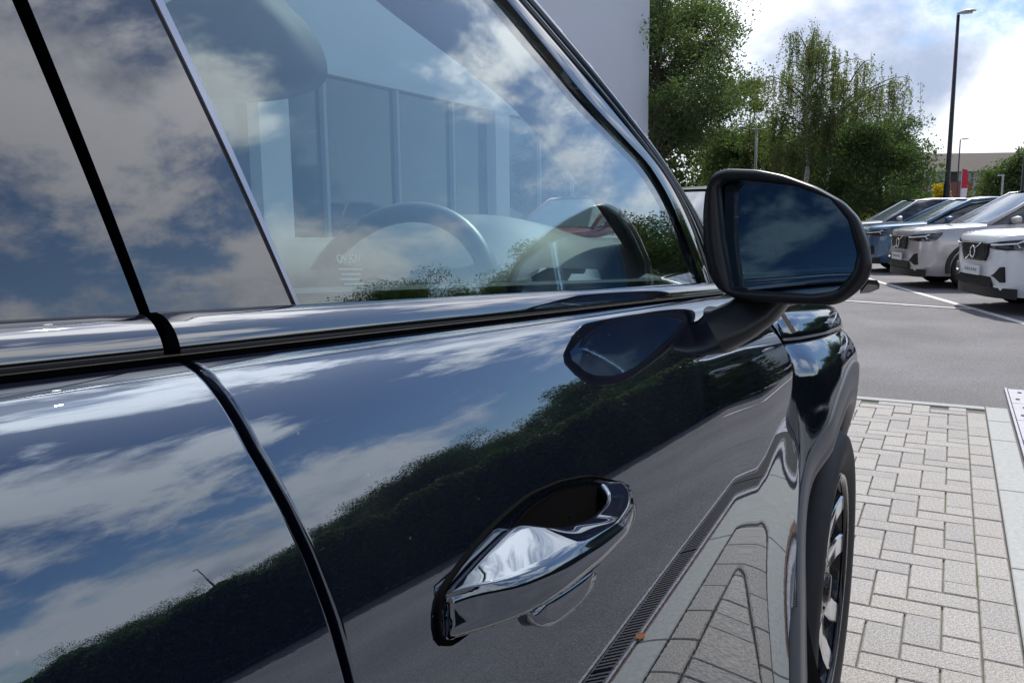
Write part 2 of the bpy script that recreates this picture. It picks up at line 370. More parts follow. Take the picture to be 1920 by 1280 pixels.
gz = [1.0166, 1.0426, 1.0714, 1.0941, 1.1185, 1.1426, 1.1549, 1.18]
gy = [.2577, .2562, .2521, .2474, .2412, .2385, .2385, .239]
def gapY(z): return float(np.interp(z, gz, gy))+.003
HG = .0027
def dl(q):      # front door rear edge at depth q under the waist
    z = 1.188-.061*.25-q; return gapY(z)+HG+.0016
def rl(q):
    z = 1.188-.061*.25-q; return gapY(z)-HG-.0016
fz = [0.4, 0.545, 0.6076, 0.6746, 0.7279, 0.7858, 0.8512, 0.9221, 0.9799, 1.0159, 1.0475, 1.1]
fy = [1.2321, 1.2921, 1.3542, 1.4215, 1.4611, 1.4936, 1.5018, 1.4809, 1.4848, 1.4532, 1.4345, 1.4195000000000002]
def fgapY(z): return float(np.interp(z, fz, fy))
def dr_(q): z = 1.188-.061*1.36-q; return fgapY(z)-.0035
zrows = np.concatenate([np.linspace(.0185, .034, 14), np.linspace(.036, .10, 22), np.linspace(.104, .30, 30), np.linspace(.31, .78, 30)])
def body_panel(name, parent, yl, yr, ny, roll=(True, True)):
    q, A = panel(name, PAINT, parent, Xlow, yl, yr, zrows, ny, roll=roll, row_is_h=False)
    # tuck the upper edge in under the waist trim, fold the lower edge under
    top = A[0].copy(); top[:, 0] -= .012; top[:, 2] -= .004
    bot = A[-1].copy(); bot[:, 0] -= .05; bot[:, 2] -= .01
    AA = np.concatenate([top[None], A, bot[None]]); q = MB().grid(AA, flip=True)
    return q.build(name, PAINT, parent, smooth=True)
front_door = body_panel('front_door', car, dl, dr_, 110)
rear_door = body_panel('rear_door', car, lambda q: -.86, rl, 70)
rear_quarter = body_panel('rear_quarter_panel', car, lambda q: -2.1, lambda q: -.87, 30)
# dark jamb behind the shut lines
for yc, zlo in ((.255, .3), (1.46, .3), (-.865, .3)):
    q = MB(); zhi = belt(yc)-.022
    A = [[(float(Xlow(Y, z))-.024, Y, z) for Y in np.linspace(yc-.05, yc+.05, 4)] for z in np.linspace(zlo, zhi, 20)]
    q.grid(A); q.build('door_jamb', SHUT, car, smooth=True)
A = [[(float(Xup(Y, belt(Y)+h))-.022, Y, belt(Y)+h) for Y in (.205-.22*h, .275-.22*h)] for h in np.linspace(-.03, .38, 12)]
MB().grid(A).build('pillar_jamb', SHUT, car, smooth=True)

# waist trims: a rounded glossy bar on top of the door skin
def waist(parent, y0, y1, n, name='waist_trim'):
    prof = []
    for t_ in np.linspace(0, 1, 9):      # from the glass down and outwards
        a = R(8+72*(1-t_)**1.0)          # tilt of the normal
        prof.append(a)
    pts = [(-.3165, .0005)]; x, z = -.3165, .0005
    H_, Wd = .0155, .0135
    raw = [(0, 0)]; 
    for a in prof[:-1]: raw.append((raw[-1][0]+math.sin(a), raw[-1][1]-math.cos(a)))
    sx = Wd/raw[-1][0]; sz = H_/-raw[-1][1]
    pr = [(-.3215, -.004), (-.3212, 0.0005)]+[(-.3165+p[0]*sx, .001+p[1]*sz) for p in raw]+[(-.3035, -.0165), (-.315, -.0175)]
    A = []
    ys = np.linspace(y0, y1, n)
    for k, Y in enumerate(ys):
        A.append([(p[0]+float(tap(Y)), Y, belt(Y)+p[1]) for p in pr])
    c0 = np.array(A[0]).mean(0); c1 = np.array(A[-1]).mean(0)
    A = [[tuple(c0+(0, 0, 0)) for p in A[0]], A[0]]+A+[A[-1], [tuple(c1) for p in A[-1]]]
    return MB().grid(A, flip=False).build(name, TRIM, parent, auto=40)
waist(front_door, .2455, 1.36, 60); waist(rear_door, -.80, .2365, 50)
q = MB()
A = [[(x+float(tap(Y)), Y, belt(Y)+z) for x, z in ((-.296, -.0160), (-.308, -.0168), (-.308, -.0212), (-.2955, -.0205))] for Y in np.linspace(-.85, 1.375, 40)]
q.grid(A).build('waist_groove_seal', RUBBER, car)

# pillar trims and glass
def up_panel(name, m, parent, yl, yr, h0, h1, ny, nh, thick=.004, off=0.):
    hs = np.linspace(h0, h1, nh)
    A = np.array([[(float(Xup(Y, belt(Y)+h))+off, Y, belt(Y)+h) for Y in np.linspace(yl(h), yr(h), ny)] for h in hs])
    Bk = A.copy(); Bk[..., 0] -= thick
    mb = MB(); mb.grid(A); mb.grid(Bk, flip=True)
    n, k = A.shape[1], A.shape[0]; off_ = n*k
    def idx(i, j): return i*n+j
    for i in range(k-1):
        mb.F.append((idx(i, 0), idx(i+1, 0), idx(i+1, 0)+off_, idx(i, 0)+off_)); mb.F.append((idx(i+1, n-1), idx(i, n-1), idx(i, n-1)+off_, idx(i+1, n-1)+off_))
    for j in range(n-1):
        mb.F.append((idx(0, j+1), idx(0, j), idx(0, j)+off_, idx(0, j+1)+off_)); mb.F.append((idx(k-1, j), idx(k-1, j+1), idx(k-1, j+1)+off_, idx(k-1, j)+off_))
    o = mb.build(name, m, parent, smooth=True)
    try: o.data.set_sharp_from_angle(angle=R(40))
    except Exception: pass
    return o
HT = .375
up_panel('pillar_trim', GLOSSBLACK, front_door, lambda h: .2436-.21*h, lambda h: .3360-.366*h, .001, HT, 14, 30, .012)
up_panel('pillar_trim', GLOSSBLACK, rear_door, lambda h: .06-.26*h, lambda h: .2379-.224*h, .001, HT, 14, 30, .012)
up_panel('window_glass', GLOSSBLACK, rear_door, lambda h: -.78-.1*h, lambda h: .056-.26*h, .001, HT, 14, 20, .004)
up_panel('quarter_glass', GLOSSBLACK, rear_quarter, lambda h: -1.7+.6*h, lambda h: -.80-.1*h, .001, HT-.02, 14, 20, .004)
up_panel('window_edge_strip', CHROMESTRIP, front_door, lambda h: .3362-.366*h, lambda h: .3392-.350*h, .001, HT, 4, 30, .008, .0015)
gfh = [.0, .0026, .072, .1236, .1618, .2125, .2785, .325, .352, .375]; gfy = [1.255, 1.2521, 1.2047, 1.1682, 1.1046, .9083, .7388, .60, .46, .26]
foh = [0, .0002, .0746, .1209, .1618, .23, .29, .335, .362, .385]; foy = [1.316, 1.3147, 1.2721, 1.2346, 1.1711, .9691, .7777, .61, .46, .26]
poh = [0, .02, .0868, .1835, .2595, .3053, .35, .378, .40]; poy = [1.50, 1.46, 1.3628, 1.1933, .9866, .8298, .61, .46, .26]
pane = up_panel('window_glass', SIDEGLASS, front_door, lambda h: .3388-.350*h, lambda h: float(np.interp(h, gfh, gfy))+.004, -.004, .374, 40, 46, .004, -.003)
# black window surround and A-pillar, following the front edge of the opening
s_ = np.linspace(0, 1, 60)
def curve(hh, yy):
    hh, yy = np.array(hh), np.array(yy); L = np.concatenate([[0], np.cumsum(np.hypot(np.diff(hh), np.diff(yy)))]); L /= L[-1]
    hs, ys = np.interp(s_, L, hh), np.interp(s_, L, yy)
    for _ in range(3):   # soften corners
        hs[1:-1] = (hs[:-2]+2*hs[1:-1]+hs[2:])/4; ys[1:-1] = (ys[:-2]+2*ys[1:-1]+ys[2:])/4
    return hs, ys
G_ = curve(gfh, gfy); F_ = curve(foh, foy); P_ = curve(poh, poy)
def U(hy, k, off): return np.array((Xup(hy[1][k], belt(hy[1][k])+hy[0][k])+off, hy[1][k], belt(hy[1][k])+hy[0][k]))
A = [[U(G_, k, -.006), U(G_, k, .003), U(G_, k, .0045)*.7+U(F_, k, .0045)*.3, U(F_, k, .0045)*.7+U(G_, k, .0045)*.3, U(F_, k, .003), U(F_, k, -.008)] for k in range(60)]
MB().grid(A, flip=True).build('window_surround', GLOSSBLACK, front_door, auto=50)
def mixp(k, t_, off): return U(F_, k, off)*(1-t_)+U(P_, k, off)*t_
A = [[mixp(k, .0, -.006), mixp(k, .02, .003), mixp(k, .08, .0062), mixp(k, .17, .0060), mixp(k, .26, .0040), mixp(k, .31, .0005), mixp(k, .32, -.008)] for k in range(60)]
MB().grid(A, flip=True).build('door_frame_edge', PAINT, front_door, smooth=True)
A = [[mixp(k, .46, -.010), mixp(k, .47, .002), mixp(k, .53, .0064), mixp(k, .66, .0064), mixp(k, .84, .0050), mixp(k, .97, .0015), mixp(k, 1.02, -.004), mixp(k, 1.12, -.012), mixp(k, 1.2, -.04)+np.array((0, .01, .0)), mixp(k, 1.25, -.07)+np.array((0, .02, .0))] for k in range(60)]
MB().grid(A, flip=True).build('a_pillar', PAINT, car, smooth=True)
A = [[mixp(k, .0, -.012), mixp(k, 1.2, -.012)] for k in range(60)]
MB().grid(A, flip=True).build('a_pillar_seal', RUBBER, car, smooth=True)
# inside of the pillar
inn = [(1.36, 1.12), (1.15, 1.235), (1.0, 1.30), (.893, 1.344), (.76, 1.378), (.63, 1.407), (.45, 1.47), (.2, 1.52)]
ii = curve([p[1] for p in inn], [p[0] for p in inn])
A = [[U(G_, k, -.012), np.array((-.47 if True else 0, ii[1][k], ii[0][k])), np.array((-.50, ii[1][k]+.05, ii[0][k]+.03)), mixp(k, 1.2, -.05)] for k in range(60)]
MB().grid(A).build('a_pillar_lining', INTER, car, smooth=True)
# windscreen, roof, far side: mirror of this side about the centre line
def mirx(p): return (2*CX-p[0], p[1], p[2])
n_ = 9
A = []
for k in range(60):
    a = np.array(mixp(k, 1.2, -.045)); bpt = np.array(mirx(a)); row = []
    for t_ in np.linspace(0, 1, n_):
        p = a*(1-t_)+bpt*t_; bulge = 4*t_*(1-t_); p = p+np.array((0, .17*bulge, .02*bulge)); row.append(p)
    A.append(row)
A = np.array(A); Bk = A-np.array((0, .004, .004))
mb = MB(); mb.grid(A, flip=True); mb.grid(Bk)
mb.build('windscreen', SCREEN, car, smooth=True)
# roof
rp = []
for Y in np.linspace(.45, -2.0, 18):
    zr = 1.575-.03*max(0, -Y)**1.3; xr = -.435
    rp.append([(xr+.012, Y, zr-.03), (xr-.01, Y, zr-.005), (xr-.06, Y, zr+.03), (-.8, Y, zr+.055), (CX, Y, zr+.06)]+[mirx(p) for p in ((-.8, Y, zr+.055), (xr-.06, Y, zr+.03), (xr-.01, Y, zr-.005), (xr+.012, Y, zr-.03))])
MB().grid(rp, flip=False).build('roof', PAINT, car, smooth=True)
rp2 = [[(p[0], p[1], p[2]-.035) for p in row] for row in rp]
MB().grid(rp2, flip=True).build('roof_lining', INTER, car, smooth=True)
# far side doors and their glass
fz_ = np.linspace(.02, .78, 20)
A = [[mirx((float(Xlow(Y, belt(Y)-q)), Y, belt(Y)-q)) for Y in np.linspace(-2.0, 1.36, 30)] for q in fz_]
MB().grid(A).build('far_door_skin', PAINT, car, smooth=True)
A = [[mirx((float(Xup(Y, belt(Y)+h))-.003, Y, belt(Y)+h)) for Y in np.linspace(.35-.33*h, float(np.interp(h, gfh, gfy)), 16)] for h in np.linspace(0, .374, 12)]
MB().grid(A, flip=True).build('far_window_glass', SCREEN, car, smooth=True)
A = [[mirx(U(G_, k, .003)), mirx(mixp(k, 1.2, -.04))] for k in range(60)]
MB().grid(A).build('far_a_pillar', INTER, car, smooth=True)
A = [[mirx((float(Xup(Y, belt(Y)+h)), Y, belt(Y)+h)) for Y in np.linspace(.12-.25*h, .35-.33*h, 4)] for h in np.linspace(0, .374, 6)]
MB().grid(A, flip=True).build('far_pillar_trim', INTER, car)
MB().box((CX, -.35, .32), (1.6, 3.6, .06)).build('cabin_floor', INTER, car)
MB().box((CX, -2.02, .95), (1.55, .06, 1.2)).build('tailgate', PAINT, car)
A = [[mirx((float(Xup(Y, belt(Y)+h)), Y, belt(Y)+h)) for Y in np.linspace(-1.95, .10-.25*h, 12)] for h in np.linspace(-.08, .374, 7)]
MB().grid(A, flip=True).build('far_rear_window', GLOSSBLACK, car, smooth=True)
MB().box((CX, -1.05, .85), (1.4, .14, .75), ch=.05).build('rear_bench', INTER, car)
# door card: inner sill under the glass
A = [[(x+float(tap(Y)), Y, belt(Y)+z) for x, z in ((-.326, .0065), (-.335, .009), (-.355, .008), (-.372, -.004), (-.385, -.03), (-.40, -.2), (-.39, -.5))] for Y in np.linspace(.32, 1.28, 30)]
MB().grid(A, flip=True).build('door_card', DASH, car, smooth=True)
A = [[mirx((x, Y, belt(Y)+z)) for x, z in ((-.326, .0065), (-.355, .008), (-.385, -.03), (-.40, -.5))] for Y in np.linspace(-.5, 1.20, 10)]
MB().grid(A).build('far_door_card', INTER, car, smooth=True)
# dashboard
def dash_prof(Y_):
    return None
secs = []
for X in np.linspace(-.385, -1.85, 48):
    bin_ = math.exp(-((X+.75)/.19)**4)          # binnacle hood in front of the driver
    end = math.exp(-((X+.385)/.05)**2)
    pr = [(1.08, .75), (1.00, .98), (1.005, 1.10), (1.03, 1.128), (1.07, 1.142), (1.15, 1.155+.045*bin_), (1.22, 1.162+.058*bin_), (1.30, 1.165+.045*bin_), (1.42, 1.170), (1.60, 1.172), (1.76, 1.165), (1.82, 1.10)]
    secs.append([(X, y-.0*end, z-.02*end) for y, z in pr])
dash = MB().grid(secs).build('dashboard', DASH, car, smooth=True)
q = MB()
q.poly([(-.415, .998, 1.105), (-.50, .998, 1.105), (-.515, 1.01, 1.128), (-.50, 1.035, 1.139), (-.415, 1.035, 1.139), (-.40, 1.01, 1.128)], (0, -.008, .006))
vent = q.build('air_vent', SILVERTRIM, dash)
MB().poly([(-.43, .992, 1.112), (-.49, .992, 1.112), (-.50, 1.003, 1.131), (-.485, 1.024, 1.142), (-.43, 1.024, 1.142)], (0, -.003, .004)).build('centre_screen', INTER, dash)
# steering wheel
swc = Vector((-.76, 1.03, 1.062)); tl = R(24)
sw = thing('steering_wheel', None, None); sw.parent = car; sw.location = swc; sw.rotation_euler = (-tl, 0, 0)
V = []; F = []
nR, nr = 64, 14
for i in range(nR):
    a = 2*math.pi*i/nR
    for k in range(nr):
        c_ = 2*math.pi*k/nr; rr_ = .178+.0165*math.cos(c_)
        V.append((rr_*math.cos(a), .0145*math.sin(c_), rr_*math.sin(a)))
for i in range(nR):
    for k in range(nr): F.append((i*nr+k, i*nr+(k+1) % nr, ((i+1) % nR)*nr+(k+1) % nr, ((i+1) % nR)*nr+k))
mesh_obj('rim', V, F, LEATHER, sw, smooth=True)
q = MB(); q.lathe([(-.045, 0), (-.045, .05), (-.035, .07), (0, .075), (.03, .06), (.05, .0)], (0, 0, -.01), 'y', 28); q.build('hub', DASH, sw, smooth=True)
for s in (-1, 1):
    MB().poly([(s*.06, -.012, .02), (s*.17, -.008, .012), (s*.17, -.008, -.03), (s*.06, -.012, -.045)][::s], (0, .016, 0)).build('spoke', LEATHER, sw)
    MB().poly([(s*.075, -.02, .01), (s*.12, -.018, .006), (s*.12, -.018, -.022), (s*.075, -.02, -.03)][::s], (0, .006, 0)).build('button_pad', INTER, sw)
MB().poly([(-.02, -.008, -.06), (.02, -.008, -.06), (.016, -.006, -.17), (-.016, -.006, -.17)][::-1], (0, .014, 0)).build('spoke', SILVERTRIM, sw)
# inner rear-view mirror with sensor cover
def blob(name, m, parent, pts, y0, dep, nb=3):
    """rounded pad: outline in X,Z at Y=y0, domed towards -Y"""
    P = np.array(pts, float); c_ = P.mean(0); rings = []
    for sc, d_ in ((1.0, dep*.5), (1.0, .0), (.97, -dep*.18), (.90, -dep*.34), (.6, -dep*.48), (.02, -dep*.5)):
        rings.append([(c_[0]+(p[0]-c_[0])*sc, y0+d_, c_[1]+(p[1]-c_[1])*sc) for p in P])
    rings.insert(0, [(c_[0]+(p[0]-c_[0])*.02, y0+dep*.5, c_[1]+(p[1]-c_[1])*.02) for p in P])
    return MB().grid(rings, wrap=True, flip=True).build(name, m, parent, smooth=True)
def smooth_outline(pts, n=3):
    P = [np.array(p, float) for p in pts]
    for _ in range(n):
        Q = []
        for a, c_ in zip(P, P[1:]+P[:1]): Q += [a*.75+c_*.25, a*.25+c_*.75]
        P = Q
    return P
rv = blob('rear_view_mirror', INTER, car, smooth_outline([(-1.40, 1.62), (-1.40, 1.445), (-1.28, 1.438), (-1.10, 1.432), (-1.01, 1.448), (-.998, 1.485), (-1.03, 1.55), (-1.09, 1.60), (-1.12, 1.64)]), 1.15, .10)
MB().poly([(-1.262, 1.09, 1.53), (-1.222, 1.09, 1.53), (-1.218, 1.09, 1.50), (-1.244, 1.09, 1.497)][::-1], (0, -.008, 0)).build('mirror_switch', DASH, rv)
MB().box((-1.231, 1.080, 1.4985), (.026, .004, .003)).build('mirror_switch_edge', SILVERTRIM, rv)
# front seats
for k, x in enumerate((-.76, -1.46)):
    st = thing('front_seat', None, None, (x, .1, 0)); st.parent = car
    A = []
    for z, w_, y_, th in ((.62, .24, .02, .10), (.72, .26, .0, .11), (.95, .25, -.07, .10), (1.12, .20, -.12, .08), (1.2, .15, -.14, .05)):
        A.append([(w_*math.cos(a), y_+th*math.sin(a)*(1 if math.sin(a) < 0 else .6), z) for a in np.linspace(0, 2*math.pi, 20)[:-1]])
    MB().grid(A, wrap=True).build('seat_back', INTER, st, smooth=True)
    A = [[(.13*math.cos(a)*s1, -.17+.05*math.sin(a)*s1, z) for a in np.linspace(0, 2*math.pi, 20)[:-1]] for z, s1 in ((1.215, .3), (1.22, .9), (1.26, 1), (1.34, 1), (1.39, .85), (1.40, .2))]
    MB().grid(A, wrap=True).build('headrest', INTER, st, smooth=True)
    A = [[(.25*math.cos(a)*s1, .25+.27*math.sin(a)*s1, z) for a in np.linspace(0, 2*math.pi, 24)[:-1]] for z, s1 in ((.42, .8), (.5, 1), (.6, 1), (.64, .8), (.645, .1))]
    MB().grid(A, wrap=True).build('seat_cushion', INTER, st, smooth=True)
# faint printed sticker inside the far window (mirror-written from here)
def text_obj(name, body, m, parent, loc, rot, size, ext=.0003, sx=1):
    cu = bpy.data.curves.new(name, 'FONT'); cu.body = body; cu.size = size; cu.extrude = ext; cu.align_x = 'CENTER'; cu.align_y = 'CENTER'
    cu.materials.append(m); tmp = bpy.data.objects.new(name+'_c', cu); COL.objects.link(tmp)
    dg = bpy.context.evaluated_depsgraph_get(); me = bpy.data.meshes.new_from_object(tmp.evaluated_get(dg)); bpy.data.objects.remove(tmp)
    me.materials.clear(); me.materials.append(m)
    o = bpy.data.objects.new(name, me); COL.objects.link(o); o.parent = parent; o.location = loc; o.rotation_euler = rot; o.scale = (sx, 1, 1)
    return o

PRINT = mat('pale_sticker_print', (.42, .46, .46), .6)
stk = thing('window_sticker', None, None); stk.parent = car
def on_pane(Y, h, off=-.0085): return Vector((float(Xup(Y, belt(Y)+h))+off, Y, belt(Y)+h))
p_ = on_pane(.402, .026); e_y = (on_pane(.41, .026)-p_).normalized(); e_z = (on_pane(.402, .036)-p_).normalized(); n_ = e_y.cross(e_z)
o = text_obj('sticker_lettering', 'VOLVO', PRINT, stk, (0, 0, 0), (0, 0, 0), .0075, .0001)
o.matrix_basis = Matrix(((-e_y.x, e_z.x, n_.x, p_.x), (-e_y.y, e_z.y, n_.y, p_.y), (-e_y.z, e_z.z, n_.z, p_.z), (0, 0, 0, 1)))
q = MB()
for i, (dz, y0, y1) in enumerate(((.0195, .390, .414), (.0165, .392, .411), (.0135, .390, .409), (.0105, .393, .412))):
    q.add([on_pane(y0, dz), on_pane(y1, dz), on_pane(y1, dz+.0009), on_pane(y0, dz+.0009)], [(0, 1, 2, 3)])
q.build('sticker_lines', PRINT, stk)

# fender
WC = (1.91, .372)
def capz(Y): return .9859-.063*(Y-1.475)+.001       # bonnet shut line
def Xf(Y, z):
    r_ = math.hypot(Y-WC[0], z-WC[1])
    yb = min(Y, 1.48); base = float(Xlow(yb, min(z, 1.05)))
    up = sst((z-.84)/.12)*sst((Y-1.46)/.06)            # shoulder of the fender, running forward
    base = base*(1-up)+(-.2452+.001*(Y-1.437))*up
    t_ = sst((.80-r_)/.30)*sst((Y-fgapY(z)-.005)/.13)
    tgt = -.178-.014*max(0, (1.75-Y))/.4-.035*max(0, Y-2.05)/.4
    d_ = max(0, z-(capz(Y)-.06))*sst((Y-1.45)/.10)      # rounded shoulder below the bonnet line
    return base*(1-t_)+tgt*t_-.05*max(0, Y-2.15)**2/.09-.42*d_*d_/.06
def arch(a): return .062*min(1.3, max(0, (math.degrees(a)-70)/90))**2
A = []
for a in np.linspace(R(160), R(28), 90):
    ca, sa = math.cos(a), math.sin(a)
    rmax = 3
    if ca < 0:
        for _ in range(1):
            rr_ = .5
            while rr_ < 2 and WC[0]+rr_*ca > fgapY(WC[1]+rr_*sa)+.0045: rr_ += .001
            rmax = min(rmax, rr_)
    rr_ = .5
    while rr_ < 2 and WC[1]+rr_*sa < capz(WC[0]+rr_*ca)-.003: rr_ += .001
    rmax = min(rmax, rr_)
    if ca > 0: rmax = min(rmax, (2.62-WC[0])/ca)
    rmax = max(rmax, .522+arch(a))
    row = []
    for r_ in np.concatenate([[.512+arch(a)], np.linspace(.518+arch(a), rmax, 46)]):
        Y, z = WC[0]+r_*ca, WC[1]+r_*sa; row.append((Xf(Y, z)-(.01 if r_ < .515+arch(a) else 0), Y, z))
    Y, z = row[-1][1:]; row.append((row[-1][0]-.003, Y+ca*.002, z+sa*.002)); row.append((row[-1][0]-.02, Y+ca*.002, z+sa*.002))
    A.append(row)
MB().grid(A, flip=False).build('front_fender', PAINT, car, smooth=True)
# cladding lip round the arch
A = []
for a in np.linspace(R(215), R(-28), 110):
    row = []
    for r_, dx in ((.524, -.012), (.522, .002), (.515, .0045), (.50, .0055), (.47, .0055), (.462, .003), (.455, .003), (.448, .005), (.435, .003), (.425, -.002), (.423, -.02), (.43, -.07)):
        Y, z = WC[0]+(r_+arch(a))*math.cos(a), WC[1]+(r_+arch(a))*math.sin(a)
        rr_ = .522+arch(a)
        xb = Xf(WC[0]+rr_*math.cos(a), max(.45, WC[1]+rr_*math.sin(a))) if r_ < 2 else 0
        row.append((xb+dx, Y, z))
    A.append(row)
MB().grid(A, flip=False).build('wheel_arch_cladding', CLAD, car, smooth=True)
# wheel-house
A = [[(x, WC[0]+(.43+arch(a))*math.cos(a), WC[1]+(.43+arch(a))*math.sin(a)) for x in (-.215, -.35, -.62)] for a in np.linspace(R(200), R(-20), 30)]
q = MB().grid(A); q.lathe([(-.60, .0), (-.60, .5)], (0, *WC), 'x', 24); q.build('wheel_house', INTER, car, smooth=True)
# sill
A = [[(x, Y, z) for x, z in ((-.205, .425), (-.188, .42), (-.180, .40), (-.185, .33), (-.21, .26), (-.4, .24))] for Y in np.linspace(-.9, 1.42, 24)]
MB().grid(A, flip=False).build('sill_cladding', CLAD, car, smooth=True)
# bonnet: a narrow upright edge above the shut line, a crest, then the flat top
A = []
for Y in np.linspace(1.488, 2.62, 50):
    zc = capz(Y); f_ = sst((Y-2.1)/.5)
    x0 = Xf(Y, zc-.006)
    dn = .10*f_*f_
    u_ = sst((1.50-Y)/.06)
    A.append([(x0-.02, Y, zc+.002-dn), (x0-.003, Y, zc+.003-dn), (x0-.001, Y, zc+.006-dn), (x0-.006, Y, zc+.020-dn), (x0-.013, Y, zc+.036-dn), (x0-.022, Y, zc+.047-dn), (x0-.04, Y, zc+.054-dn), (x0-.09, Y, zc+.058-dn), (x0-.25, Y, zc+.068-dn), (CX, Y, zc+.09-dn)])
A = [[(p[0], p[1] if k else fgapY(p[2])+.005, p[2]) for p in r_] for k, r_ in enumerate(A)]
MB().grid(A, flip=True).build('bonnet', PAINT, car, smooth=True)
A2 = [[mirx(p) for p in r_] for r_ in A]; MB().grid(A2).build('bonnet', PAINT, car, smooth=True)
# bright cowl strip beside the bonnet
A = []
for t_ in np.linspace(0, 1, 12):
    Y = 1.475+.06*t_; z = 1.050-.046*t_; A.append([(-.262+.016*t_, Y, z), (-.255+.016*t_, Y+.003, z+.002), (-.255+.016*t_, Y+.009, z+.002), (-.262+.016*t_, Y+.012, z)])
MB().grid(A).build('bonnet_edge_strip', TRIM, car, smooth=True)
MB().poly([(-.29, 2.55, .35), (-1.93, 2.55, .35), (-1.93, 2.55, .92), (-.29, 2.55, .92)], (0, .06, 0)).build('front_bumper', PAINT, car)

# wheel
wh = thing('front_wheel', None, None, (-.197, *WC)); wh.parent = car
tp = [(-.20, .255), (-.04, .262), (-.012, .268), (.004, .285), (.014, .31), (.016, .33), (.010, .348), (-.004, .360), (-.02, .365), (-.19, .365), (-.21, .34), (-.21, .255)]
MB().lathe(tp, (0, 0, 0), 'x', 72).build('tyre', TYRE, wh, smooth=True)
MB().lathe([(-.19, .255), (-.10, .25), (-.03, .256), (-.008, .263), (.002, .266), (.004, .260), (-.004, .252), (-.03, .246), (-.19, .24)], (0, 0, 0), 'x', 72).build('wheel_rim', ALLOYDARK, wh, smooth=True)
MB().lathe([(.004, .262), (.007, .259), (.004, .250), (-.004, .247)], (0, 0, 0), 'x', 72).build('rim_lip', ALLOYDARK, wh, smooth=True)
MB().lathe([(-.14, .0), (-.14, .19), (-.12, .19)], (0, 0, 0), 'x', 40).build('brake_disc', SHUT, wh)
MB().lathe([(-.05, .075), (-.02, .07), (-.012, .055), (-.016, .036), (-.008, .034), (-.002, .028), (-.001, .0)], (0, 0, 0), 'x', 32).build('hub_cap', ALLOYDARK, wh, smooth=True)
def spoke_pts(a0, a1, w0, w1, r0=.05, r1=.256, x0=-.014, x1=.0):
    """bar from radius r0 at angle a0 to r1 at angle a1, with faceted ridge"""
    e0 = np.array((math.cos(a0), math.sin(a0))); e1 = np.array((math.cos(a1), math.sin(a1)))
    p0, p1 = e0*r0, e1*r1; d = (p1-p0)/np.linalg.norm(p1-p0); n = np.array((-d[1], d[0]))
    A = []
    for t_, bow in ((0, 0), (.25, -.010), (.5, -.014), (.78, -.010), (1, 0)):
        p = p0*(1-t_)+p1*t_; w_ = w0*(1-t_)+w1*t_; x = x0*(1-t_)+x1*t_+bow
        A.append([(x-.045, *(p+n*w_*.9)), (x-.004, *(p+n*w_)), (x, *(p+n*w_*.8)), (x, *(p-n*w_*.8)), (x-.004, *(p-n*w_)), (x-.035, *(p-n*w_*.9))])
    return A
for k in range(5):
    a = R(72*k+20)
    for s in (-1, 1):
        A = spoke_pts(a+s*.30, a+s*R(15), .030, .027); MB().grid(A, flip=True).build('spoke', ALLOY, wh, auto=35)
        # dark flank of the pair
    A = spoke_pts(a, a, .016, .030, r0=.06, r1=.25, x0=-.03, x1=-.03); MB().grid(A, flip=True).build('spoke_web', ALLOYDARK, wh, auto=35)
    q = MB(); A = spoke_pts(a+R(36), a+R(36), .010, .004, r0=.05, r1=.13, x0=-.012, x1=-.03); q.grid(A, flip=True).build('spoke_tip', ALLOY, wh, auto=35)

# wing mirror
MY = 1.12
bez = [(-0.3043, 1.166), (-0.3062, 1.217), (-0.3039, 1.2481), (-0.2937, 1.2705), (-0.2751, 1.276), (-0.2315, 1.2726), (-0.1964, 1.2643), (-0.1558, 1.2483), (-0.1229, 1.2291), (-0.1033, 1.2081), (-0.0907, 1.1758), (-0.0856, 1.1465), (-0.0903, 1.1301), (-0.102, 1.1164), (-0.1172, 1.1036), (-0.1299, 1.0996), (-0.1833, 1.0984), (-0.2403, 1.0988), (-0.2628, 1.1033), (-0.2821, 1.1133), (-0.2954, 1.1331)]
gls = [(-0.2858, 1.2528), (-0.2779, 1.1865), (-0.2638, 1.1219), (-0.2615, 1.1143), (-0.2495, 1.113), (-0.1515, 1.1131), (-0.1251, 1.1202), (-0.1072, 1.1447), (-0.1043, 1.1658), (-0.1163, 1.2055), (-0.1383, 1.2326), (-0.1843, 1.2498), (-0.2467, 1.2587), (-0.2769, 1.2594)]
def resample(pts, n):
    P = np.array(list(pts)+[pts[0]], float); L = np.concatenate([[0], np.cumsum(np.hypot(*np.diff(P, axis=0).T))]); u = np.linspace(0, L[-1], n, endpoint=False)
    return np.stack([np.interp(u, L, P[:, 0]), np.interp(u, L, P[:, 1])], 1)
def smoothed(pts, n=160, it=2):
    P = resample(pts, n)
    for _ in range(it): P = (np.roll(P, 1, 0)+2*P+np.roll(P, -1, 0))/4
    return P
BO = smoothed(bez); GI0 = smoothed(gls, 400, 1)
bc = np.array((-.193, 1.185))
def ray_to(poly, ang):
    d = np.array((math.cos(ang), math.sin(ang))); best = .05
    for p, q_ in zip(poly, np.roll(poly, -1, 0)):
        e = q_-p; M_ = np.array([[d[0], -e[0]], [d[1], -e[1]]]); det = np.linalg.det(M_)
        if abs(det) < 1e-12: continue
        s1, s2 = np.linalg.solve(M_, p-bc)
        if 0 <= s2 <= 1 and s1 > 0: best = s1
    return bc+d*best
TURN = math.tan(R(10))
angs = np.linspace(0, 2*math.pi, 120, endpoint=False)
BO = np.array([ray_to(BO, a) for a in angs]); GI = np.array([ray_to(GI0, a) for a in angs])
wm = thing('wing_mirror', None, None); wm.parent = car
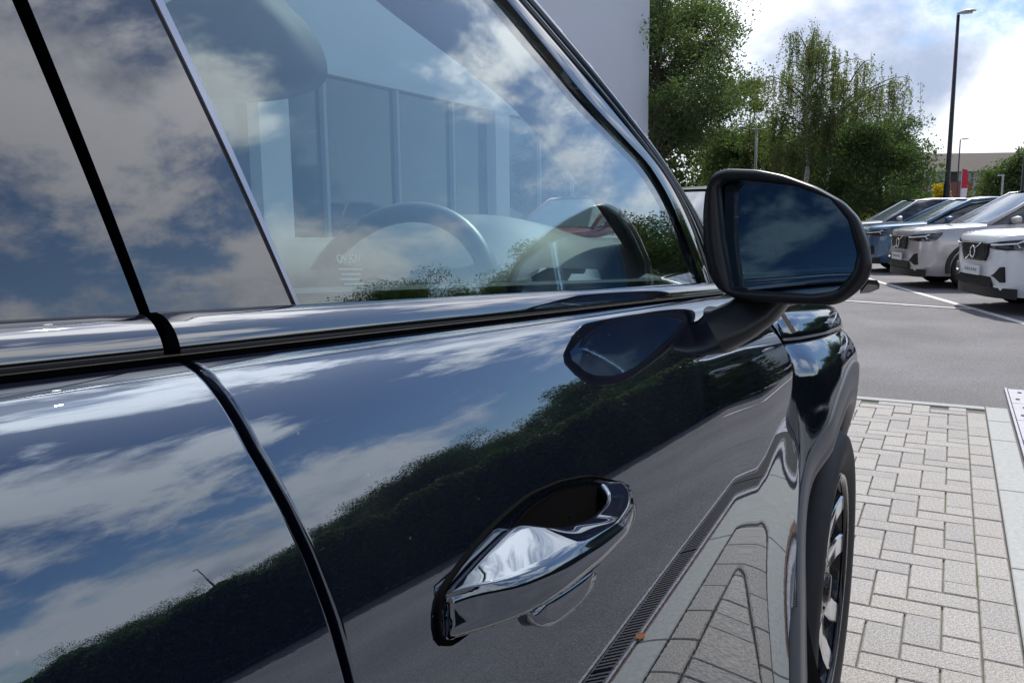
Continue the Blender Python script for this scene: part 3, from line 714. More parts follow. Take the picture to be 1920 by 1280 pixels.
# the head is turned a little inwards
def ring(P, sc, y, c_=bc): return [(c_[0]+(p[0]-c_[0])*sc, MY+y-TURN*(p[0]-c_[0])*sc, c_[1]+(p[1]-c_[1])*sc) for p in P]
MB().grid([ring(BO, .99, .030), ring(BO, 1.0, .014), ring(BO, 1.0, .004), ring(BO, .985, -.003), ring(BO*.55+GI*.45, 1.0, -.006), ring(GI*.92+BO*.08, 1., -.003), ring(GI, 1.0, .010), ring(GI, 1.0, .024)], wrap=True, flip=False).build('mirror_bezel', MIRBLACK, wm, smooth=True)
dome = [ring(BO, .985, .028)]
for t_ in (.12, .25, .4, .55, .7, .82, .92, .98, 1.0):
    sc = math.sqrt(max(0, 1-t_**2.4)); dome.append(ring(BO, .985*sc+.001, .028+.085*t_))
MB().grid(dome, wrap=True, flip=True).build('mirror_housing', PAINT, wm, smooth=True)
# slightly convex mirror glass
cv = []
gc = GI.mean(0)
for sc in (1.02, .8, .6, .4, .2, .01):
    row = []
    for p in GI:
        q_ = bc+(p-bc)*sc; r_ = np.linalg.norm(q_-gc); row.append((q_[0], MY+.012+r_*r_/(2*2.2)-(TURN+.11)*(q_[0]-gc[0])-TURN*(gc[0]-bc[0])+.05*(q_[1]-gc[1]), q_[1]))
    cv.append(row)
o = MB().grid(cv, wrap=True, flip=False).build('mirror_glass', MIRGLASS, wm, smooth=True)
# stalk
A = []
path = [Vector((-.335, 1.085, 1.050)), Vector((-.300, 1.100, 1.052)), Vector((-.270, 1.125, 1.060)), Vector((-.248, 1.152, 1.073)), Vector((-.230, 1.180, 1.090)), Vector((-.215, 1.20, 1.108))]
for k, p in enumerate(path):
    w_ = [.085, .068, .054, .048, .044, .036][k]; h_ = [.050, .040, .032, .030, .030, .026][k]
    d = (path[min(k+1, 5)]-path[max(k-1, 0)]).normalized(); n = Vector((-d.z, 0, d.x)).normalized()
    A.append([p+Vector((0, 1, 0))*(w_*(abs(math.cos(a))**.7)*np.sign(math.cos(a)))+n*(h_*(abs(math.sin(a))**.7)*np.sign(math.sin(a))) for a in np.linspace(0, 2*math.pi, 32, endpoint=False)])
MB().grid(A, wrap=True).build('mirror_stalk', MIRBLACK, wm, smooth=True)
MB().poly([(-.092, 1.135, 1.126), (-.082, 1.15, 1.124), (-.080, 1.165, 1.118), (-.092, 1.17, 1.112), (-.102, 1.155, 1.112)], (0, 0, .006)).build('puddle_lamp', MIRBLACK, wm)

# door handle: a broad rear root, then a bridge over the finger cup
HB = [(-0.2197, 0.34, 1.0213), (-0.2088, 0.3521, 1.0244), (-0.1978, 0.3688, 1.026), (-0.1902, 0.3978, 1.0235), (-0.1877, 0.4488, 1.0182), (-0.1899, 0.5134, 1.0098), (-0.2, 0.5678, 1.0024), (-0.2127, 0.5996, 1.0005), (-0.2218, 0.6025, 1.0049)]
HC = [(-0.2159, 0.3362, 0.9997), (-0.2053, 0.3536, 0.9992), (-0.1931, 0.378, 0.9994), (-0.187, 0.4154, 0.9978), (-0.1869, 0.4765, 0.9928), (-0.1904, 0.5335, 0.9911), (-0.2009, 0.578, 0.9864), (-0.212, 0.6121, 0.9865), (-0.2232, 0.624, 0.9948)]
HA = [(-0.2209, 0.3435, 1.0216), (-0.2223, 0.3813, 1.0263), (-0.2216, 0.4242, 1.0294), (-0.2128, 0.4325, 1.025), (-0.2065, 0.4556, 1.0166), (-0.2052, 0.4972, 1.0093), (-0.2101, 0.539, 1.0068), (-0.2171, 0.5624, 1.0078), (-0.2238, 0.5639, 1.0143)]
def along(pts, n):
    P = np.array(pts); L = np.concatenate([[0], np.cumsum(np.linalg.norm(np.diff(P, axis=0), axis=1))]); L /= L[-1]; u = np.linspace(0, 1, n)
    Q = np.stack([np.interp(u, L, P[:, k]) for k in range(3)], 1)
    for _ in range(12): Q[1:-1] = (Q[:-2]+2*Q[1:-1]+Q[2:])/4
    return Q
NH = 84
QB, QC, QA = along(HB, NH), along(HC, NH), along(HA, NH)
QA[:, 2] += .0035*np.sin(np.linspace(0, 1, NH)*math.pi)
QB[:, 2] -= .005*sst(np.linspace(0, 1, NH)/.15)*sst((1-np.linspace(0, 1, NH))/.3)
A = []
for k in range(NH):
    b_, c_, a_ = QB[k], QC[k], QA[k]; s = k/(NH-1)
    grip = sst((s-.34)/.06)*sst((.99-s)/.06)            # here the inner side stands clear of the door
    e = np.array((float(Xlow(a_[1], a_[2]-.006))-.003, a_[1], a_[2]-.006)); f_ = np.array((float(Xlow(c_[1], c_[2]+.002))-.003, c_[1], c_[2]+.002))
    e = e*(1-grip)+np.array((a_[0]-.002, a_[1], a_[2]-.007))*grip; f_ = f_*(1-grip)+np.array((a_[0]-.002, c_[1], c_[2]+.004))*grip
    m_ = (b_+c_)/2; w_ = b_-c_; up_ = a_-b_
    bul = .0022*math.sin(math.pi*min(1, max(0, s)))
    A.append([f_, f_*.35+c_*.65, c_+np.array((-.0010, 0, -.0004)), c_+w_*.12+np.array((.0006, 0, 0)), c_+w_*.3+np.array((bul*.8, 0, 0)), m_+np.array((bul, 0, 0)), c_+w_*.75+np.array((bul*.7, 0, 0)), c_+w_*.90+np.array((.0004, 0, 0)),
              b_+np.array((-.0012, 0, .0002)), b_+up_*.07+np.array((0, 0, .0006)), b_+up_*.2+np.array((0, 0, .0007)), b_+up_*.5+np.array((0, 0, .0004)), b_+up_*.85, b_+up_*.96+np.array((0, 0, -.0002)), a_+np.array((-.0008, 0, -.0014)), e])
A = np.array(A)
a0 = np.repeat(A[:1].mean(1, keepdims=True), A.shape[1], 1); a1 = np.repeat(A[-1:].mean(1, keepdims=True), A.shape[1], 1)
handle = MB().grid(np.concatenate([a0, A, a1]), wrap=True, flip=False).build('door_handle', PAINT, front_door, smooth=True)
# little raised tab on the door under the grip
lc = [(-0.2099, 0.4208, 0.9805), (-0.2085, 0.4193, 0.9726), (-0.2077, 0.4235, 0.967), (-0.2071, 0.4397, 0.9599), (-0.2074, 0.4736, 0.9554), (-0.2083, 0.506, 0.9549), (-0.2093, 0.5203, 0.9591), (-0.2106, 0.5243, 0.9661), (-0.21, 0.4664, 0.9732)]
P = smoothed([(p[1], p[2]) for p in lc], 48, 1); c_ = P.mean(0); rings = []
for sc, d_ in ((1.0, -.002), (1.0, .005), (.94, .0075), (.7, .0082), (.02, .0084)):
    rings.append([(float(Xlow(*(c_+(p-c_)*sc)))+d_, *(c_+(p-c_)*sc)) for p in P])
MB().grid(rings, wrap=True, flip=True).build('grip_tab', PAINT, front_door, smooth=True)
# finger cup: black skin just proud of the door, the deep cup's shade put into colour, with a thin black gasket round the whole handle
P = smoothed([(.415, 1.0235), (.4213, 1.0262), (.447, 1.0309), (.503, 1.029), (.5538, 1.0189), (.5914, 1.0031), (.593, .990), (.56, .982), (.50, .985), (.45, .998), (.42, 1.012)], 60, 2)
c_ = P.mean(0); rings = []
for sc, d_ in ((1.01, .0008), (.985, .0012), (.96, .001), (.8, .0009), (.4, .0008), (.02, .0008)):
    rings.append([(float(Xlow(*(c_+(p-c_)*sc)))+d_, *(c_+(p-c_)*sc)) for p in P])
MB().grid(rings, wrap=True).build('finger_cup_shade', SHUT, front_door, smooth=True)
P = smoothed([(.333, 1.0225), (.325, 1.004), (.331, .996), (.36, .994), (.41, .988), (.47, .982), (.54, .977), (.60, .975), (.628, .979), (.6329, .9848), (.6101, 1.0019), (.5561, 1.0222), (.5055, 1.0327), (.4556, 1.0384), (.4083, 1.0365), (.37, 1.031)], 90, 2)
c_ = P.mean(0); rings = []
for sc, d_ in ((1.012, -.001), (1.006, .0022), (.985, .0024), (.97, .0004), (.96, -.001)):
    rings.append([(float(Xlow(*(c_+(p-c_)*sc)))+d_, *(c_+(p-c_)*sc)) for p in P])
MB().grid(rings, wrap=True).build('handle_gasket', SHUT, front_door, smooth=True)

# ------------------------------------------------------------------ showroom building on the left
WALLW = mat('white_cladding', (.55, .575, .64), .55, noise=(.6, .03, 3))
DARKGLASS = mat('showroom_glass', (.02, .028, .032), .02, ior=1.6)
FRAMEW = mat('white_frame', (.55, .55, .56), .4)
MULL = mat('grey_mullion', (.30, .31, .33), .4)
bd = thing('showroom_building', 'white clad showroom with tall dark glazing behind the black car', 'building', (-9, 3, 0))
MB().box((-4.0, 11.75, 5.9), (8, 23.7, 4.6)).build('fascia_wall', WALLW, bd)
MB().box((-4.3, 11.75, 1.8), (7.2, 23.2, 3.58)).build('inner_hall', INTER, bd)
MB().box((-.02, 11.75, 3.56), (.10, 23.7, .07)).build('glazing_rail', FRAMEW, bd)
y = .3
posts = [.3, 2.2, 4.0, 6.4, 7.7, 9.7, 11.6, 13.4, 15.6, 17.6, 19.6, 21.6, 23.4]
for a, c_ in zip(posts, posts[1:]):
    MB().box((-.12, (a+c_)/2, 1.77), (.03, c_-a-.08, 3.48)).build('glazing_pane', DARKGLASS, bd)
for k, a in enumerate(posts):
    if k in (3, 7): MB().box((-.02, a, 1.77), (.28, .62, 3.5)).build('white_column', FRAMEW, bd)
    else: MB().box((-.08, a, 1.77), (.12, .075, 3.5)).build('mullion', MULL, bd)

# ------------------------------------------------------------------ parked crossovers
CARGLASS = mat('car_glass', (.03, .04, .05), .02, ior=1.75)
SCRGLASS = mat('car_windscreen', (.10, .13, .16), .02, ior=2.3)
BLKPL = mat('black_bumper_plastic', (.015, .015, .016), .5)
GRILLE = mat('grille_black', (.006, .006, .007), .25)
LENS = mat('headlamp_lens', (.02, .022, .026), .03, ior=1.7)
DRL = mat('daylight_strip', (.85, .87, .9), .2)
CHROME = mat('chrome', (.8, .8, .82), .08, metal=1)
PLATE = mat('white_plate', (.72, .73, .74), .4)
PLATETXT = mat('grey_plate_print', (.30, .31, .33), .6)
INDIC = mat('clear_fog_lens', (.35, .37, .4), .1)
def carpaint(name, col, metal=.55, rough=.28): return mat(name, col, rough, metal=metal, coat=1, coat_ior=1.6)
P_WHITE = carpaint('crystal_white_paint', (.78, .80, .82), .0, .3)
P_SILVER = carpaint('silver_dawn_paint', (.52, .50, .505), .35)
P_BLUE = carpaint('denim_blue_paint', (.075, .16, .27), .4)
P_GREY = carpaint('dark_grey_paint', (.09, .095, .10), .4)
P_LSILVER = carpaint('light_silver_paint', (.6, .62, .64), .5)
P_RED = carpaint('red_paint', (.36, .03, .03), .2)
P_BLK = carpaint('black_car_paint', (.012, .013, .016), .2)
def half(secs_):   # mirror a half section (y>=0, from sill to centre) into a full one
    return [[(x, -y, z) for x, y, z in s] + [(x, y, z) for x, y, z in s[::-1]][0:] for s in secs_]
def make_crossover(name, label, cat, paint, group=None, coupe=False, grille=True):
    """front at x=0 facing -x, length along +x, left and right along y"""
    t_ = thing(name, label, cat, group=group)
    W2 = .93; L = 4.43; rz_ = 1.60 if not coupe else 1.54
    st = []
    for x, w_, zb, zh in ((-.015, .50, .42, .80), (.0, .66, .30, .93), (.03, .74, .24, .965), (.12, .83, .22, .985), (.35, .90, .21, 1.005), (.8, .925, .21, 1.03), (1.2, W2, .21, 1.06), (1.6, W2, .21, 1.075), (2.4, W2, .21, 1.09), (3.2, W2, .21, 1.11), (3.9, .92, .22, 1.13), (4.25, .88, .26, 1.12), (4.40, .80, .34, 1.06), (4.43, .6, .45, .95)):
        st.append([(x, w_*.90, zb), (x, w_*.965, zb+.10), (x, w_*.98, .46), (x, w_, .62), (x, w_*1.0, .78), (x, w_*.985, min(.90, zh-.06)), (x, w_*.95, zh-.02), (x, w_*.86, zh), (x, w_*.45, zh+.025*(x > .1)), (x, 0.001, zh+.03*(x > .1))])
    full = [[(x, -y, z) for x, y, z in s]+[(x, y, z) for x, y, z in s[::-1]] for s in st]
    q = MB().grid(full); n = len(full[0]); q.F.append(tuple(range(n))); q.F.append(tuple(len(q.V)-n+i for i in range(n))[::-1])
    q.build('body', paint, t_, auto=38)
    # cabin
    xr = 2.05; cs = []
    if coupe: cab = ((1.12, .80, 1.045, 1.045), (1.92, .60, 1.08, rz_-.05), (2.3, .62, 1.09, rz_), (2.9, .63, 1.1, rz_-.01), (3.5, .60, 1.11, rz_-.12), (4.2, .60, 1.12, 1.14))
    else: cab = ((1.12, .80, 1.045, 1.045), (1.92, .63, 1.08, rz_-.05), (2.3, .66, 1.09, rz_), (3.1, .66, 1.1, rz_), (3.85, .63, 1.12, rz_-.06), (4.28, .62, 1.12, 1.14))
    for x, w_, z0, z1 in cab:
        wl = .86; cs.append([(x, wl, z0-.03), (x, wl*.35+w_*.65, z0+(z1-z0)*.62), (x, w_+.02, z0+(z1-z0)*.93), (x, w_-.05, z1), (x, w_*.5, z1+.02), (x, .001, z1+.03)])
    full = [[(x, -y, z) for x, y, z in s]+[(x, y, z) for x, y, z in s[::-1]] for s in cs]
    MB().grid(full).build('side_windows', CARGLASS, t_, auto=40)
    # windscreen sheet proud of the cabin front, roof skin and pillars over the cabin
    a, b_ = cab[0], cab[1]
    def lerp(u): return [a[i]*(1-u)+b_[i]*u for i in range(4)]
    A = []
    for u in np.linspace(.03, .97, 6):
        x, w_, z0, z1 = lerp(u); ww = (.86*(1-u)+w_*u)*.93; A.append([(x-.03-.05*(1-abs(s)**2), s*ww, z1+.012+.01*(1-s*s)) for s in np.linspace(-1, 1, 9)])
    MB().grid(A).build('windscreen', SCRGLASS, t_, smooth=True)
    A = []
    for x, w_, z0, z1 in cab[1:-1]: A.append([(x, s*(w_+.005), z1+.02+.028*(1-s*s)-(.05 if abs(s) > .99 else 0)) for s in np.linspace(-1, 1, 11)])
    MB().grid(A).build('roof', paint if not coupe else P_BLK, t_, smooth=True)
    for s in (-1, 1):
        q = MB(); q.tube([(1.06, s*.84, 1.05), (1.5, s*.755, 1.30), (1.93, s*.655, rz_-.035), (2.3, s*.675, rz_-.005), (3.1, s*.675, rz_-.01)], [.035, .032, .03, .026, .022], 8)
        q.build('a_pillar', paint, t_, smooth=True)
        q = MB(); q.tube([(2.62, s*.885, 1.08), (2.70, s*.69, rz_-.06)], .04, 6); q.build('b_pillar', BLKPL, t_); MB().tube([(3.45, s*.885, 1.09), (3.6, s*.68, rz_-.12)], .05, 6).build('c_pillar', BLKPL, t_)
        # mirror
        A = [[(1.42+dx, s*(.97+.105*np.sign(math.cos(an))*abs(math.cos(an))**.7*sc), 1.12+.062*np.sign(math.sin(an))*abs(math.sin(an))**.7*sc) for an in np.linspace(0, 2*math.pi, 14, endpoint=False)] for dx, sc in ((-.07, .05), (-.06, .6), (-.02, .95), (.04, 1.), (.05, .95), (.05, .05))]
        q = MB().grid(A, wrap=True); q.box((1.44, s*.90, 1.08), (.06, .12, .04)); q.build('wing_mirror', paint, t_, smooth=True)
        # headlamp: wraps round the corner
        A = [[(x_, s*y_, z_) for x_, y_, z_ in row] for row in (
            [(-.035, .46, .86), (-.015, .62, .885), (.03, .76, .90), (.16, .875, .915), (.36, .925, .93)],
            [(-.040, .455, .83), (-.022, .62, .835), (.02, .775, .845), (.15, .90, .86), (.34, .945, .885)],
            [(-.035, .47, .80), (-.012, .62, .79), (.03, .775, .785), (.15, .90, .79), (.26, .94, .81)])]
        hl = MB().grid(A, flip=s > 0).build('headlight', LENS, t_, auto=60)
        q = MB(); q.tube([(-.035, s*.50, .845), (-.018, s*.66, .85), (.04, s*.80, .86), (.10, s*.885, .868)], .010, 6); q.tube([(.16, s*.925, .90), (.10, s*.89, .868), (.13, s*.91, .82)], .011, 6); q.build('daylight_bar', DRL, hl)
        # fog recess
        q = MB().poly([(-.012, s*.56, .475), (.0, s*.62, .495), (.03, s*.70, .58), (.06, s*.745, .585), (.065, s*.75, .40), (.04, s*.71, .395), (.0, s*.64, .45)], (-.035, s*.012, 0)); q.build('fog_recess', BLKPL, t_)
        # wheels
        for xw in (.87, 3.57):
            w_ = thing('wheel', None, None, (xw, s*.86, .35)); w_.parent = t_
            MB().lathe([(-.12*s, .22), (.06*s, .235), (.075*s, .29), (.06*s, .345), (-.12*s, .35)], (0, 0, 0), 'y', 28).build('tyre', TYRE, w_, smooth=True)
            MB().lathe([(.03*s, 0), (.03*s, .09), (.02*s, .10)], (0, 0, 0), 'y', 16).build('wheel_hub', ALLOY, w_)
            q = MB()
            for k in range(5):
                an = 2*math.pi*k/5
                for d_ in (-.14, .14): q.tube([(.07*math.cos(an), .045*s, .07*math.sin(an)), (.225*math.cos(an+d_), .062*s, .225*math.sin(an+d_))], .015, 4)
            q.build('wheel_spokes', ALLOY, w_)
            A = [[(xw+r_*math.cos(an), s*(.925+dx), .35+r_*math.sin(an)) for r_, dx in ((.44, -.02), (.435, .012), (.38, .02), (.37, -.03), (.36, -.2))] for an in np.linspace(R(-12), R(192), 26)]
            MB().grid(A, flip=s > 0).build('arch_cladding', BLKPL, t_, smooth=True)
            MB().lathe([(s*(.80-.86), 0), (s*(.80-.86), .37)], (0, 0, 0), 'y', 24).build('wheel_well', SHUT, w_)
        MB().box((2.2, s*.90, .30), (2.0, .09, .16)).build('sill', BLKPL, t_)
        MB().box((2.05, s*.937, .93), (.20, .02, .025)).build('handle', paint, t_)
    # face
    q = MB().poly([(-.05, -.40, .86), (-.05, .40, .86), (-.052, .41, .74), (-.048, .33, .64), (-.048, -.33, .64), (-.052, -.41, .74)], (.04, 0, 0)); gr = q.build('grille', GRILLE if grille else paint, t_)
    if grille:
        q = MB()
        for z in np.arange(.665, .85, .024): q.box((-.055, 0, z), (.012, .70 if z > .7 else .62, .008))
        q.build('grille_bars', BLKPL, gr)
    q = MB(); q.tube([(-.05, -.40, .865), (-.05, .40, .865)], .008, 6); q.tube([(-.05, -.33, .637), (-.05, .33, .637)], .007, 6); q.build('grille_trim', CHROME, gr)
    q = MB(); V = []
    q.lathe([(-.006, .062), (-.012, .072), (-.006, .084), (.004, .084), (.004, .062)], (-.066, 0, .745), 'x', 24, closed=True)
    q.tube([(-.070, -.24, .655), (-.070, .22, .85)] if False else [(-.066, .22, .655), (-.066, .062, .715)], .012, 4); q.tube([(-.066, -.055, .785), (-.066, -.24, .855)], .012, 4)
    q.build('badge', CHROME, gr, smooth=True)
    A = [[(-.03, -.62, .43), (-.03, .62, .43)], [(-.055, -.66, .33), (-.055, .66, .33)], [(-.04, -.72, .26), (-.04, .72, .26)], [(.02, -.74, .21), (.02, .74, .21)]]
    MB().poly([(-.035, -.48, .45), (-.035, .48, .45), (-.05, .60, .34), (-.05, -.60, .34)], (.03, 0, 0)).build('lower_grille', GRILLE, t_)
    A = [[(xo, y_, z_) for y_ in np.linspace(-.88, .88, 15)] for xo, z_ in ((0, .325), (0, .28), (0, .24), (0, .20))]
    A = [[(-.05+.20*(abs(y_)/.88)**4+(.02 if z_ > .34 else 0), y_, z_) for _, y_, z_ in row] for row in A]
    MB().grid(A).build('lower_bumper', BLKPL, t_, smooth=True)
    pl = MB().box((-.068, 0, .515), (.014, .53, .118), ch=.004).build('number_plate', PLATE, t_)
    q = MB()
    for k, (a0, w_) in enumerate(((-.19, .05), (-.12, .04), (-.06, .05), (.02, .04), (.08, .05), (.15, .045))): q.box((-.0765, a0+w_/2, .52), (.003, w_, .035))
    q.build('plate_print', PLATETXT, pl)
    return t_
HEAD = math.atan2(.32, .95)      # local +x (rearward) points along (+.95,+.32)
GRP = 'crossovers parked in a row facing the lane'
def place(o, front, ang=HEAD): o.location = (front[0], front[1], -.02); o.rotation_euler = (0, 0, ang)
cw = make_crossover('parked_crossover', 'white crossover with black grille and badge, nearest of the parked row', 'car', P_WHITE, GRP); place(cw, (.30, 12.35))
cs_ = make_crossover('parked_crossover', 'silver crossover parked between the white and the blue one', 'car', P_SILVER, GRP); place(cs_, (-.78, 16.0))
cb = make_crossover('parked_crossover', 'blue coupe-roofed crossover parked beyond the silver one, paper sheet in its window', 'car', P_BLUE, GRP, coupe=True, grille=False); place(cb, (-1.75, 19.9))
MB().box((2.15, -.80, 1.22), (.34, .01, .17)).build('window_notice', PLATE, cb)
def recolour(src_, paint, old, label):
    c_ = copy_tree(src_); c_['label'] = label
    for ch in c_.children_recursive:
        if ch.type == 'MESH' and ch.data.materials and ch.data.materials[0] == old:
            ch.data = ch.data.copy(); ch.data.materials[0] = paint
    return c_
c4 = recolour(cs_, P_LSILVER, P_SILVER, 'light silver car half hidden behind the wing mirror and the blue crossover'); place(c4, (-2.9, 24.2))
# the rest of the lot to the right of the camera: seen in the reflections on the black paint
for (x, y, a), p_, nm in (((5.1, 12.4, R(38)), P_GREY, 'dark grey crossover parked right of the white one, mirrored in the black door'), ((9.0, 10.3, R(50)), P_BLK, 'black crossover behind the added hedge on the right of the lot')):
    place(recolour(cs_, p_, P_SILVER, nm), (x, y), a)
# seen past the windscreen: a white SUV and a red car in front of the showroom
c_ = recolour(cs_, P_WHITE, P_SILVER, 'white SUV seen between the A-pillar and the wing mirror'); place(c_, (-3.05, 9.3), R(90)); c_['group'] = 'cars in front of the showroom'
c_ = recolour(cs_, P_RED, P_SILVER, 'red car in front of the showroom seen through the side window'); place(c_, (-6.4, 12.2), R(80)); c_['group'] = 'cars in front of the showroom'
# far cars as small shapes with glass
far = [('P_LSILVER', -5.2, 46, 30), ('P_WHITE', -3.4, 47, 20), ('P_GREY', -1.9, 47.5, 25), ('P_WHITE', -.6, 48.5, 25), ('P_LSILVER', .8, 49, 30), ('P_RED', -6.8, 46, 20)]
fl_ = ['far silver car under the round tree', 'far white car in front of the brick office', 'far dark grey car in front of the brick office', 'far white car beside the black lamp post', 'far silver car right of the black lamp post', 'far red car under the trees']
for (pn, x, y, a), lb in zip(far, fl_):
    c_ = recolour(cs_, globals()[pn], P_SILVER, lb); place(c_, (x, y), R(a+40)); c_['group'] = 'distant cars in the far car park'

# ------------------------------------------------------------------ lamp posts
POSTB = mat('black_painted_post', (.02, .02, .022), .45); POSTG = mat('galvanised_post', (.33, .35, .37), .5, metal=.3); HEADG = mat('lamp_head_grey', (.42, .43, .44), .4)
LENSW = mat('lamp_lens', (.6, .6, .6), .15)
def lamp(label, loc, h, r0, r1, m, head=.55, rz=0, group=None, double=False):
    p = thing('street_lamp', label, 'street lamp', loc, rz, group)
    MB().tube([(0, 0, -.02), (0, 0, h*.28), (0, 0, h*.285), (0, 0, h)], [r0*1.35, r0*1.3, r0, r1], 12).build('post', m, p, smooth=True)
    MB().box((r0*1.3, 0, 1.0), (.012, r0*1.2, .5)).build('access_door', m, p)
    for s in ((-1, 1) if double else (1,)):
        q = MB()
        if double: q.tube([(0, 0, h-.06), (s*.45, 0, h+.02)], .035, 8); q.build('arm', m, p, smooth=True)
        x0 = s*.4 if double else -s*.05
        A = []
        for t_, w_, hh in ((0, .03, .03), (.1, .08, .06), (.4, .13, .10), (.75, .12, .08), (1, .05, .03)):
            A.append([(x0+s*t_*head, w_*math.cos(a), h+.03+(.05 if not double else .02)*t_+hh*(math.sin(a) if math.sin(a) > 0 else .25*math.sin(a))) for a in np.linspace(0, 2*math.pi, 14, endpoint=False)])
        hd = MB().grid(A, wrap=True, flip=s < 0).build('lamp_head', HEADG if not double else m, p, smooth=True)
        MB().box((x0+s*head*.55, 0, h+.018), (head*.55, .16, .02)).build('lamp_lens', LENSW, hd)
    return p
lamp('tall black lamp post with grey head behind the parked crossovers', (-.28, 33.0, 0), 7.85, .085, .05, POSTB, .58)
lamp('grey twin-headed lamp post in front of the trees', (-7.6, 36.6, 0), 4.85, .06, .05, POSTG, .35, group=None, double=True, rz=R(12))
lamp('thin distant lamp post in front of the brick office', (.08, 87, 0), 7.8, .07, .05, POSTB, .8)
lamp('black lamp post at the right edge beside a small tree', (3.22, 54.0, 0), 8.6, .085, .05, POSTB, .58)
lamp('lamp post beyond the parked cars right of the camera', (42, 38, 0), 7.5, .085, .05, POSTB, .58)
for x, y, h, lb in ((-1.85, 60.5, 4.0, 'pale short post left of the yellow shrub'), (2.62, 62.5, 3.6, 'pale short post in front of the brick office, right of the flag')):
    p = thing('camera_post', lb, 'post', (x, y, 0)); MB().tube([(0, 0, -.02), (0, 0, h)], .06, 8).build('post', HEADG, p); MB().box((-.12, 0, h), (.4, .12, .1)).build('post_head', HEADG, p)
fp = thing('flag_banner', 'red and white feather flag in front of the brick office', 'flag', (.35, 80, 0))
MB().tube([(0, 0, -.02), (0, 0, 4.9)], .03, 6).build('flag_pole', HEADG, fp)
M_RF = mat('red_flag_cloth', (.5, .03, .06), .8); M_WF = mat('white_flag_cloth', (.7, .68, .7), .8)
MB().poly([(0, 0, 3.3), (.5, 0, 3.3), (.52, .05, 4.2), (.4, .0, 4.8), (0, 0, 4.9)], (0, .02, 0)).build('flag_cloth', M_RF, fp)
MB().poly([(0, 0, 1.9), (.4, 0, 1.9), (.5, .05, 3.295), (0, 0, 3.295)], (0, .02, 0)).build('flag_cloth', M_WF, fp)

# ------------------------------------------------------------------ brick office far away, and a second office behind the camera
BRICK = mat('red_brick_far', (.23, .085, .065), .9, noise=(3, .2, 6)); ROOFT = mat('grey_brown_roof', (.042, .033, .031), .85, noise=(2.5, .2, 8)); DARKW = mat('dark_recess', (.05, .048, .05), .7)
WING = mat('far_window_glass', (.10, .17, .17), .08, ior=1.7); TEAL = mat('teal_spandrel', (.05, .16, .17), .35)
of = thing('brick_office', 'distant two storey office with grey pitched roof and red brick band', 'building', (-3.2, 96, 0), R(27.94*0+24.0))
MB().box((14, 5, 2.7), (28, 9.8, 5.4)).build('wall', DARKW, of)
MB().box((14, -.02, 3.65), (28.1, .3, 1.5)).build('brick_band', BRICK, of)
MB().poly([(-.6, -.7, 5.4), (-.6, 5, 7.6), (-.6, 10.7, 5.4)], (30, 0, 0)).build('roof', ROOFT, of)
for k in range(9): MB().box((1.6+3.1*k, .02, 4.9), (2.2, .12, .9)).build('window', WING, of)
for k in range(7): MB().box((.8+4.4*k, -.12, 2.7), (.35, .3, 5.4)).build('pillar', MULL, of)
for k in range(6): MB().box((3.0+4.4*k, .03, 1.3), (3.2, .1, 2.0)).build('window', DARKGLASS, of)
o2 = thing('striped_office', 'office with red and teal bands behind the camera, mirrored in the wing mirror', 'building', (-4, -34, 0))
MB().box((16, 0, 3.6), (32, 8, 7.2)).build('wall', MULL, o2)
for z in (1.4, 3.6, 5.9): MB().box((16, 4.02, z), (32.1, .1, 1.1)).build('red_band', BRICK if z < 9 else TEAL, o2)
for z in (2.5, 4.75):
    for k in range(10): MB().box((1.6+3.2*k, 4.03, z), (2.8, .08, 1.0)).build('window', TEAL, o2)
MB().box((16, .3, 7.3), (33, 9.4, .25)).build('roof', WALLW, o2)

# ------------------------------------------------------------------ trees
def leaf_mat(name, base, var=.35, trans=.38):
    m = bpy.data.materials.new(name); m.use_nodes = True; t = m.node_tree; t.nodes.clear()
    o = t.nodes.new('ShaderNodeOutputMaterial'); at_ = t.nodes.new('ShaderNodeAttribute'); at_.attribute_name = 'tint'
    hs = t.nodes.new('ShaderNodeMix'); hs.data_type = 'RGBA'; t.links.new(at_.outputs['Fac'], hs.inputs[0])
    hs.inputs[6].default_value = (base[0]*(1-var), base[1]*(1-var), base[2]*(1-var), 1); hs.inputs[7].default_value = (base[0]*(1+var*1.5), base[1]*(1+var), base[2]*(1+var*.4), 1)
    d = t.nodes.new('ShaderNodeBsdfPrincipled'); d.inputs['Roughness'].default_value = .65; d.inputs['Specular IOR Level'].default_value = .15
    tr = t.nodes.new('ShaderNodeBsdfTranslucent'); sc = t.nodes.new('ShaderNodeVectorMath'); sc.operation = 'MULTIPLY'; sc.inputs[1].default_value = (1.5, 1.6, .7)
    mx = t.nodes.new('ShaderNodeMixShader'); mx.inputs[0].default_value = trans
    t.links.new(hs.outputs[2], d.inputs['Base Color']); t.links.new(hs.outputs[2], sc.inputs[0]); t.links.new(sc.outputs[0], tr.inputs[0])
    t.links.new(d.outputs[0], mx.inputs[1]); t.links.new(tr.outputs[0], mx.inputs[2]); t.links.new(mx.outputs[0], o.inputs[0])
    return m
L_ASH = leaf_mat('ash_leaf', (.080, .128, .068)); L_BIRCH = leaf_mat('birch_leaf', (.130, .170, .090)); L_DARK = leaf_mat('dark_leaf', (.062, .108, .050)); L_MID = leaf_mat('mid_leaf', (.074, .120, .056)); L_YEL = leaf_mat('yellow_leaf', (.42, .34, .03)); L_HEDGE = leaf_mat('hedge_leaf', (.04, .075, .03))
BARK = mat('brown_bark', (.085, .07, .055), .9, noise=(14, .35, 6), bump=(30, .8, .03)); BIRCHB = mat('white_birch_bark', (.72, .71, .66), .8, noise=(9, .55, 5))
